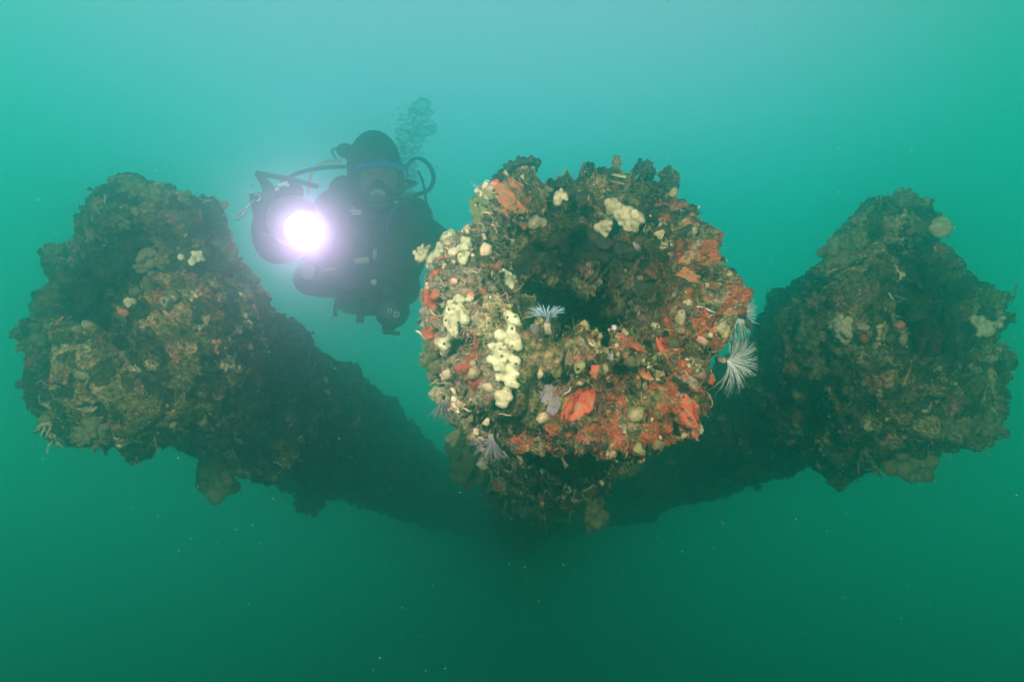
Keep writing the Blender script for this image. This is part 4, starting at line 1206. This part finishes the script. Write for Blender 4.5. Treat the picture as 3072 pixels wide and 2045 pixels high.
# face behind the glass
fv, ff = ellipsoid((0, 0, 0), .080, .040, .085, 24, 16)
FC = P(1136, 540, 2.62)
face = []
for x, y, z in fv:
    nose = .022 * math.exp(-(x / .016) ** 2 - ((z + .008) / .026) ** 2) if y < 0 else 0
    sock = -.012 * (math.exp(-((abs(x) - .033) / .018) ** 2 - ((z - .018) / .014) ** 2)) if y < 0 else 0
    lip = .006 * math.exp(-(x / .025) ** 2 - ((z + .052) / .010) ** 2) if y < 0 else 0
    face.append(FC + Vector((x, y - nose - sock - lip, z)))
fo = dpart("face", (face, ff), M_SKIN)
for s in (-1, 1):
    ev, ef = ellipsoid(FC + Vector((s * .033, -.029, .018)), .010, .007, .0045, 14, 8)
    dpart("eye", (ev, ef), M_EYE, fo)
    ev, ef = ellipsoid(FC + Vector((s * .033, -.0365, .018)), .0045, .002, .0045, 10, 6)
    dpart("pupil", (ev, ef), M_RUBBER, fo)

# mask: frame ring, blue brow, glass, nose pocket
MC = P(1137, 535, 2.575)
def rrect(t, w, h, e=3.2):
    c, s_ = math.cos(t), math.sin(t)
    return math.copysign(abs(c) ** (2 / e), c) * w, math.copysign(abs(s_) ** (2 / e), s_) * h
mask = empty("mask"); mask.parent = diver
mask.location = (0, 0, 0)
n_ = 48; V, Fc = [], []
ringp = [(.086, .056, .070), (.094, .063, .015), (.093, .062, -.004), (.084, .053, -.008), (.080, .050, .004)]
for (w, h, y) in ringp:
    for k in range(n_):
        x, z = rrect(2 * math.pi * k / n_, w, h)
        V.append(MC + Vector((x, y + 2.6 * x * x, z - .006)))
for j in range(len(ringp) - 1):
    for k in range(n_):
        k2 = (k + 1) % n_
        Fc.append((j * n_ + k, j * n_ + k2, (j + 1) * n_ + k2, (j + 1) * n_ + k))
dpart("frame", (V, Fc), M_RUBBER, mask)
V, Fc = [], []
for j, (z0, y) in enumerate(((.044, -.006), (.052, -.012), (.066, -.006), (.070, .010))):
    for k in range(21):
        x = -.100 + .200 * k / 20
        V.append(MC + Vector((x, y + 2.8 * x * x, z0 - .9 * x * x)))
for j in range(3):
    for k in range(20):
        a = j * 21 + k; Fc.append((a, a + 1, a + 22, a + 21))
dpart("brow_trim", (V, Fc), M_BLUE, mask)
V, Fc = [MC + Vector((0, .002, -.006))], []
for k in range(n_):
    x, z = rrect(2 * math.pi * k / n_, .081, .051); V.append(MC + Vector((x, .003 + 2.6 * x * x, z - .006)))
for k in range(n_): Fc.append((0, 1 + k, 1 + (k + 1) % n_))
dpart("lens", (V, Fc), M_GLASS, mask)
nv_, nf_ = ellipsoid(MC + Vector((0, -.005, -.040)), .030, .032, .034, 18, 12)
dpart("nose_pocket", (nv_, nf_), M_RUBBER, mask)
dpart("strap", tube_np(spline([MC + Vector((-.092, .03, .0)), MC + Vector((-.118, .13, .01)), MC + Vector((0, .27, .02)), MC + Vector((.118, .13, .01)), MC + Vector((.092, .03, .0))], 24), .010, 8), M_RUBBER, mask)

# regulator in the mouth
reg = empty("regulator"); reg.parent = diver
RC = P(1136, 588, 2.53)
prof = [(.06, .020), (.055, .040), (.03, .052), (.0, .052), (-.012, .046), (-.016, .034), (-.020, .030), (-.021, .001)]
dpart("second_stage", lathe([(-s, r) for s, r in prof], RC, (0, -1, 0.05), 32), M_RUBBER, reg)
V, Fc = [], []
for j, r in enumerate((.012, .030)):
    for k in range(17):
        t = math.pi * (0.02 + 0.96 * k / 16)
        V.append(RC + Vector((r * math.cos(t), -.0235 - (.001 if j == 0 else 0), r * math.sin(t) * .75 - .002)))
for k in range(16): Fc.append((k, k + 1, 17 + k + 1, 17 + k))
Vb = [v + Vector((0, .003, 0)) for v in V]
dpart("emblem", (V + Vb, Fc + [tuple(i + 34 for i in reversed(f)) for f in Fc]), M_EMBLEM, reg)
dpart("exhaust_tee", tube_np([RC + Vector((-.05, -.004, -.035)), RC + Vector((0, -.010, -.045)), RC + Vector((.05, -.004, -.035))], [.012, .020, .012], 10), M_RUBBER, reg)

# buoyancy vest: padded shoulders and two bladder lobes
def blob(name, balls, mat, vox=.012):
    V, Fc = merge(*[ellipsoid(P(px, py, d), rx, ry, rz, 20, 14) for (px, py, d, rx, ry, rz) in balls])
    o = dpart(name, (V, Fc), mat)
    m = o.modifiers.new("remesh", 'REMESH'); m.mode = 'VOXEL'; m.voxel_size = vox; m.use_smooth_shade = True
    m2 = o.modifiers.new("smooth", 'SMOOTH'); m2.iterations = 6; m2.factor = 0.6
    return o
vest = blob("buoyancy_vest", [
    (1000, 640, 2.74, .085, .10, .095), (1240, 655, 2.78, .085, .10, .09), (1035, 580, 2.80, .070, .08, .075),
    (1040, 740, 2.74, .150, .12, .170), (1180, 750, 2.76, .140, .12, .170),
    (935, 838, 2.72, .075, .08, .070), (975, 850, 2.74, .080, .09, .060), (1040, 855, 2.76, .100, .10, .060),
    (960, 790, 2.74, .070, .08, .080),
    (1130, 850, 2.76, .110, .10, .085), (1205, 860, 2.80, .080, .10, .085)], M_VEST)
dpart("dump_valve", lathe([(-.012, .030), (.004, .030), (.008, .026), (.009, .001)], P(922, 815, 2.635), (-.2, -1, .1), 24), M_LABEL, vest)
dpart("label_patch", slab(P(1068, 633, 2.60), (1, 0, .05), (0, 1, 0), (-.05, 0, 1), .022, .003, .003), M_LABEL, vest)
dpart("label_patch", slab(P(1070, 641, 2.60), (1, 0, .05), (0, 1, 0), (-.05, 0, 1), .020, .003, .003), M_LABEL, vest)
dpart("webbing_patch", slab(P(1085, 782, 2.605), (1, 0, .12), (0, 1, 0), (-.12, 0, 1), .028, .006, .011), M_TAN, vest)
dpart("webbing_patch", slab(P(1125, 762, 2.615), (.1, 0, 1), (0, 1, 0), (-1, 0, .1), .020, .006, .007), M_TAN, vest)
dpart("webbing_patch", slab(P(992, 806, 2.62), (1, 0, .14), (0, 1, 0), (-.14, 0, 1), .026, .005, .006), M_TAN, vest)
dpart("clip", lathe([(-.006, .011), (.006, .011), (.008, .001)], P(1121, 846, 2.63), (0, -1, 0), 14), M_LABEL, vest)
# hanging straps
def ribbon(name, pts, w, th, mat, parent):
    pts = spline(pts, 14); parts = []
    V, Fc = [], []
    for i, p in enumerate(pts):
        t = (pts[min(i + 1, len(pts) - 1)] - pts[max(0, i - 1)]).normalized()
        sd = t.cross(Vector((0, 1, 0))).normalized()
        for a, b in ((-1, -1), (1, -1), (1, 1), (-1, 1)):
            V.append(p + sd * w * a + Vector((0, 1, 0)) * th * b)
    for i in range(len(pts) - 1):
        for k in range(4):
            k2 = (k + 1) % 4; Fc.append((i * 4 + k, i * 4 + k2, (i + 1) * 4 + k2, (i + 1) * 4 + k))
    Fc += [(0, 1, 2, 3), tuple((len(pts) - 1) * 4 + k for k in (3, 2, 1, 0))]
    return dpart(name, (V, Fc), mat, parent)
st_ = ribbon("hanging_strap", [P(1022, 885, 2.70), P(1008, 915, 2.69), P(1006, 950, 2.68)], .008, .002, M_VEST, diver)
ringpts = [P(1005, 957, 2.68) + Vector((.018 * math.cos(t), 0, .011 * math.sin(t))) for t in np.linspace(0, 2 * math.pi, 18)]
dpart("pull_ring", tube_np(ringpts, .0025, 6), M_STEEL, st_)
ribbon("hanging_strap", [P(1083, 895, 2.70), P(1084, 930, 2.70), P(1080, 968, 2.69)], .015, .003, M_VEST, diver)

# air supply: cylinder on the back, first stage, hoses
cyl = dpart("air_cylinder", lathe([(0, .001), (.0, .03), (.03, .085), (.06, .09), (.55, .09), (.58, .07), (.6, .001)], P(1110, 585, 2.98), (0, .85, -.55), 28), M_STEEL)
dpart("first_stage", merge(ellipsoid(P(1036, 452, 2.90), .040, .035, .032, 18, 12), tube_np([P(1036, 452, 2.90), P(1075, 500, 2.95), P(1110, 585, 2.98)], .022, 10)), M_RUBBER)
def hose(pts, r, mat, label=None):
    o = dpart("hose", tube_np(spline([P(*p) for p in pts], 40), r, 10), mat)
    if label: o["label"] = label
    return o
hose([(1022, 482, 2.86), (985, 484, 2.82), (945, 505, 2.76), (928, 550, 2.72), (925, 590, 2.74)], .0070, M_YHOSE, "yellow octopus hose over the shoulder")
hose([(1040, 500, 2.88), (985, 502, 2.80), (920, 512, 2.68), (870, 532, 2.58), (845, 565, 2.50), (840, 600, 2.46)], .0085, M_RUBBER)
hose([(1012, 482, 2.88), (996, 455, 2.87), (1010, 447, 2.87), (1022, 470, 2.88)], .0050, M_RUBBER)
hose([(1200, 520, 2.92), (1245, 476, 2.86), (1282, 490, 2.82), (1301, 530, 2.80), (1288, 568, 2.76), (1250, 584, 2.70), (1200, 596, 2.60), (1160, 592, 2.55)], .0090, M_RUBBER)
hose([(1255, 515, 2.88), (1268, 545, 2.84), (1276, 585, 2.80), (1278, 620, 2.80)], .0060, M_RUBBER)
hose([(1210, 497, 2.66), (1222, 512, 2.64), (1222, 532, 2.62), (1206, 545, 2.60)], .0035, M_RUBBER)
hose([(1190, 620, 2.62), (1170, 645, 2.60), (1160, 700, 2.60)], .0060, M_BLUE, "blue hose on the chest")

# ------------------------------------------------------------------ torch in the hand
TO = P(848, 646, 2.34)
torch = empty("dive_torch", TO)
tag(torch, "black dive torch with its bright lens glowing, held up in the diver's hand", "torch")
def tpart(name, geo, mat, parent=None, smooth=True):
    V, Fc = geo
    return link(name, mesh_py(name, [Vector(v) - TO for v in V], Fc), parent or torch, mat, smooth)
TN = Vector((0.52, -0.76, -0.40)).normalized()
TF = P(908, 688, 2.28)                             # centre of the front glass
housing = tpart("housing", lathe([(.0, .060), (-.02, .066), (-.05, .080), (-.09, .090), (-.14, .088), (-.17, .07), (-.19, .04), (-.195, .001)], TF, TN, 36), M_RUBBER)
tpart("bezel", lathe([(-.004, .063), (.010, .064), (.014, .060), (.012, .054), (-.004, .052)], TF, TN, 40), M_STEEL)
tpart("reflector", lathe([(.0, .053), (-.02, .046), (-.045, .030), (-.055, .026)], TF, TN, 32), M_RUBBER)
em = bpy.data.materials.new("lit_lamp"); em.use_nodes = True
em.node_tree.nodes.clear()
eo = em.node_tree.nodes.new("ShaderNodeOutputMaterial"); ee = em.node_tree.nodes.new("ShaderNodeEmission")
ee.inputs[0].default_value = (1.0, 0.72, 0.95, 1); ee.inputs[1].default_value = 4.0
em.node_tree.links.new(ee.outputs[0], eo.inputs[0])
lamp_c = TF - TN * 0.010
tpart("lamp", ellipsoid(lamp_c, .023, .023, .023, 24, 16), em)
glass = []
tpart("front_glass", lathe([(.010, .054), (.014, .04), (.017, .020), (.018, .001)], TF, TN, 32), M_GLASS)
# grip block, cable gland, tags, bolt snap
tpart("grip", merge(slab(P(808, 640, 2.40), (1, .2, .2), (0, 1, 0), (-.2, 0, 1), .045, .035, .070)), M_RUBBER)
tpart("cable_gland", tube_np([P(830, 610, 2.40), P(808, 572, 2.40), P(792, 545, 2.40), P(770, 520, 2.40)], [.026, .024, .016, .010], 12), M_RUBBER)
tpart("cable", tube_np(spline([P(768, 519, 2.40), P(815, 528, 2.42), P(880, 540, 2.50), P(950, 560, 2.66)], 20), .0095, 10), M_RUBBER)
for (x, y, w, h) in ((848, 553, .018, .006), (863, 556, .006, .004), (831, 567, .007, .006)):
    tpart("tag", slab(P(x, y, 2.32), (1, 0, .25), (0, 1, 0), (-.25, 0, 1), w, .003, h), M_LABEL)
tpart("top_lug", merge(ellipsoid(P(868, 575, 2.38), .050, .05, .042, 18, 12)), M_RUBBER)
tpart("side_lug", tube_np([P(800, 650, 2.42), P(775, 620, 2.40), P(758, 600, 2.38)], [.030, .022, .014], 12), M_RUBBER)
spot = bpy.data.lights.new("torch_beam", 'SPOT')
spot.energy = 36; spot.color = (1.0, 0.080, 0.145); spot.spot_size = math.radians(100); spot.spot_blend = 0.6
spot.shadow_soft_size = 0.03
so = bpy.data.objects.new("torch_beam", spot); COL.objects.link(so); so.parent = torch
so.location = (TF + TN * 0.035) - TO
so.rotation_euler = (-(Vector((0.36, -0.92, -0.15)))).to_track_quat('Z', 'Y').to_euler()

bs = P(778, 588, 2.36)
snap = empty("bolt_snap", bs)
tag(snap, "silver bolt snap clip dangling from the torch", "clip")
def spart(name, geo, mat): 
    V, Fc = geo; return link(name, mesh_py(name, [Vector(v) - bs for v in V], Fc), snap, mat)
spart("shaft", tube_np([P(766, 598, 2.36), P(745, 618, 2.355), P(728, 636, 2.35)], .0045, 8), M_STEEL)
spart("swivel_eye", tube_np([P(770, 592, 2.36) + Vector((.012 * math.cos(t), .003, .012 * math.sin(t))) for t in np.linspace(0, 6.28, 14)], .0035, 6), M_STEEL)
spart("hook", tube_np(spline([P(728, 636, 2.35), P(714, 640, 2.35), P(703, 655, 2.35), P(712, 660, 2.35), P(728, 646, 2.35), P(734, 632, 2.35)], 20), .0038, 6), M_STEEL)

# ------------------------------------------------------------------ second camera clipped at the hip
KO = P(1176, 935, 2.60)
kam = empty("camera_housing", KO)
tag(kam, "round black underwater camera housing hanging at the diver's hip", "camera")
def kpart(name, geo, mat, parent=None):
    V, Fc = geo; return link(name, mesh_py(name, [Vector(v) - KO for v in V], Fc), parent or kam, mat)
kpart("housing", lathe([(-.05, .001), (-.05, .045), (-.03, .060), (.0, .066), (.025, .062), (.038, .048), (.042, .030), (.043, .001)], KO, (0.05, -1, 0.05), 36), M_RUBBER)
for (x, y, r) in ((1169, 931, .009), (1190, 943, .011)):
    kpart("lens_ring", lathe([(0, r), (.004, r), (.004, r * .72), (.0, r * .7)], P(x, y, 2.548), (0, -1, 0), 18), M_STEEL)
    kpart("lens", lathe([(.001, r * .7), (.004, r * .4), (.005, .0005)], P(x, y, 2.548), (0, -1, 0), 14), M_GLASS)
kpart("base_plate", slab(P(1166, 985, 2.58), (1, 0, 0), (0, 1, 0), (0, 0, 1), .022, .02, .009), M_VEST)
kpart("base_plate", slab(P(1164, 998, 2.58), (1, 0, 0), (0, 1, 0), (0, 0, 1), .018, .018, .006), M_VEST)
kpart("handle", tube_np(spline([P(1198, 893, 2.60), P(1218, 908, 2.60), P(1226, 935, 2.60), P(1215, 962, 2.60)], 18), .005, 8), M_RUBBER)
kpart("thumb_screw", tube_np([P(1180, 1000, 2.58), P(1200, 1000, 2.58)], .008, 10), M_RUBBER)
kpart("clip_ring", tube_np([P(1196, 1008, 2.58) + Vector((.010 * math.cos(t), 0, .010 * math.sin(t))) for t in np.linspace(0, 6.28, 14)], .0015, 6), M_STEEL)
kpart("mount_neck", tube_np([P(1176, 905, 2.62), P(1170, 880, 2.66), P(1165, 865, 2.70)], [.034, .030, .028], 12), M_VEST)
kpart("mount_knob", tube_np([P(1105, 915, 2.64), P(1108, 922, 2.62), P(1110, 930, 2.62)], [.014, .016, .010], 10), M_RUBBER)

# ------------------------------------------------------------------ exhaled bubbles
rb = np.random.default_rng(5)
def bubble_mesh(seed, sub=3):
    V, Fc = ico(sub)
    V = V * (1 + 0.34 * fbm(V * 1.1 + seed * 3.3, seed, 1))[:, None]
    V[:, 2] = np.where(V[:, 2] < 0, V[:, 2] * 0.55, V[:, 2])
    return V, Fc
BUB = []
for k in range(5):
    V, Fc = bubble_mesh(k + 1); me = mesh_np("bubble", V, Fc); me.materials.append(M_BUBBLE)
    me.polygons.foreach_set("use_smooth", np.ones(len(me.polygons), dtype=bool)); BUB.append(me)
big = [(1218, 598, 22), (1224, 575, 15), (1212, 618, 11), (1230, 520, 20), (1222, 488, 16), (1240, 545, 15), (1208, 470, 12), (1198, 440, 13), (1220, 450, 18), (1245, 455, 14),
       (1215, 415, 20), (1250, 420, 22), (1280, 392, 26), (1228, 385, 24), (1262, 360, 26), (1195, 395, 12), (1215, 355, 14), (1296, 372, 16), (1262, 322, 30), (1240, 335, 14), (1288, 340, 13), (1236, 500, 12)]
for k, (x, y, r) in enumerate(big):
    o = bpy.data.objects.new("bubble", BUB[k % 5]); COL.objects.link(o)
    d = 2.62 + rb.normal(0, .03)
    o.location = P(x, y, d); s = r / F * d
    o.scale = (s * rb.uniform(.9, 1.2), s, s * rb.uniform(.7, 1.0)); o.rotation_euler = (0, rb.uniform(-.5, .5), rb.uniform(0, 6))
    tag(o, "clear air bubble in the plume rising beside the diver's head", "bubble", "bubbles rising from the diver")
V0, F0 = ico(1); Vs, Fs = [], []
for k in range(700):
    t = rb.random(); x = 1212 + 45 * t + rb.normal(0, 12 + 20 * t); y = 600 - 300 * t + rb.normal(0, 12)
    d = 2.62 + rb.normal(0, .04); r = (1.2 + 5.0 * rb.random() ** 3) / F * d
    Vs.append(V0 * r * np.array((1, 1, .8)) + np.array(P(x, y, d))); Fs.append(F0 + len(V0) * k)
bo = link("bubble_froth", mesh_np("bubble_froth", np.vstack(Vs), np.vstack(Fs)), None, M_BUBBLE)
tag(bo, "froth of tiny air bubbles among the large ones beside the diver", "bubbles", "bubbles rising from the diver", "stuff")

# ------------------------------------------------------------------ drifting specks
M_SNOW = plain("drifting_specks", (0.08, 0.075, 0.06), 0.8, 0.3, 30)
Vs, Fs = [], []
V0 = np.array([(1, 0, 0), (-1, 0, 0), (0, 1, 0), (0, -1, 0), (0, 0, 1), (0, 0, -1)], float)
F0 = np.array([(0, 2, 4), (2, 1, 4), (1, 3, 4), (3, 0, 4), (2, 0, 5), (1, 2, 5), (3, 1, 5), (0, 3, 5)])
for k in range(6500):
    d = 0.85 + 2.0 * rb.random() ** 0.9
    c = np.array(P(rb.uniform(-300, 3372), rb.uniform(-200, 2245), d))
    r = (0.00055 + 0.0009 * rb.random() ** 3)
    Vs.append(V0 * r * rb.uniform(.6, 1.4, 3) + c); Fs.append(F0 + 6 * k)
sn = link("drifting_specks", mesh_np("drifting_specks", np.vstack(Vs), np.vstack(Fs)), None, M_SNOW, False)
tag(sn, "pale specks of silt drifting in the water", "silt", kind="stuff")
# ------------------------------------------------------------------ the water itself
hv, hf = slab((0, 4.0, -2.2), (1, 0, 0), (0, 1, 0), (0, 0, 1), 6.5, 6.2, 4.0)
haze = link("haze", mesh_py("haze", hv, hf), None, None, False)
tag(haze, "green murky sea water filling the whole scene", "water", kind="stuff")
hm = bpy.data.materials.new("murky_water"); hm.use_nodes = True
hm.node_tree.nodes.clear()
h_out = hm.node_tree.nodes.new("ShaderNodeOutputMaterial")
h_vol = hm.node_tree.nodes.new("ShaderNodeVolumePrincipled")
h_vol.inputs["Color"].default_value = (0.12, 0.92, 0.86, 1)
h_vol.inputs["Density"].default_value = 0.39
h_vol.inputs["Anisotropy"].default_value = 0.925
hm.node_tree.links.new(h_vol.outputs[0], h_out.inputs["Volume"])
haze.data.materials.append(hm)
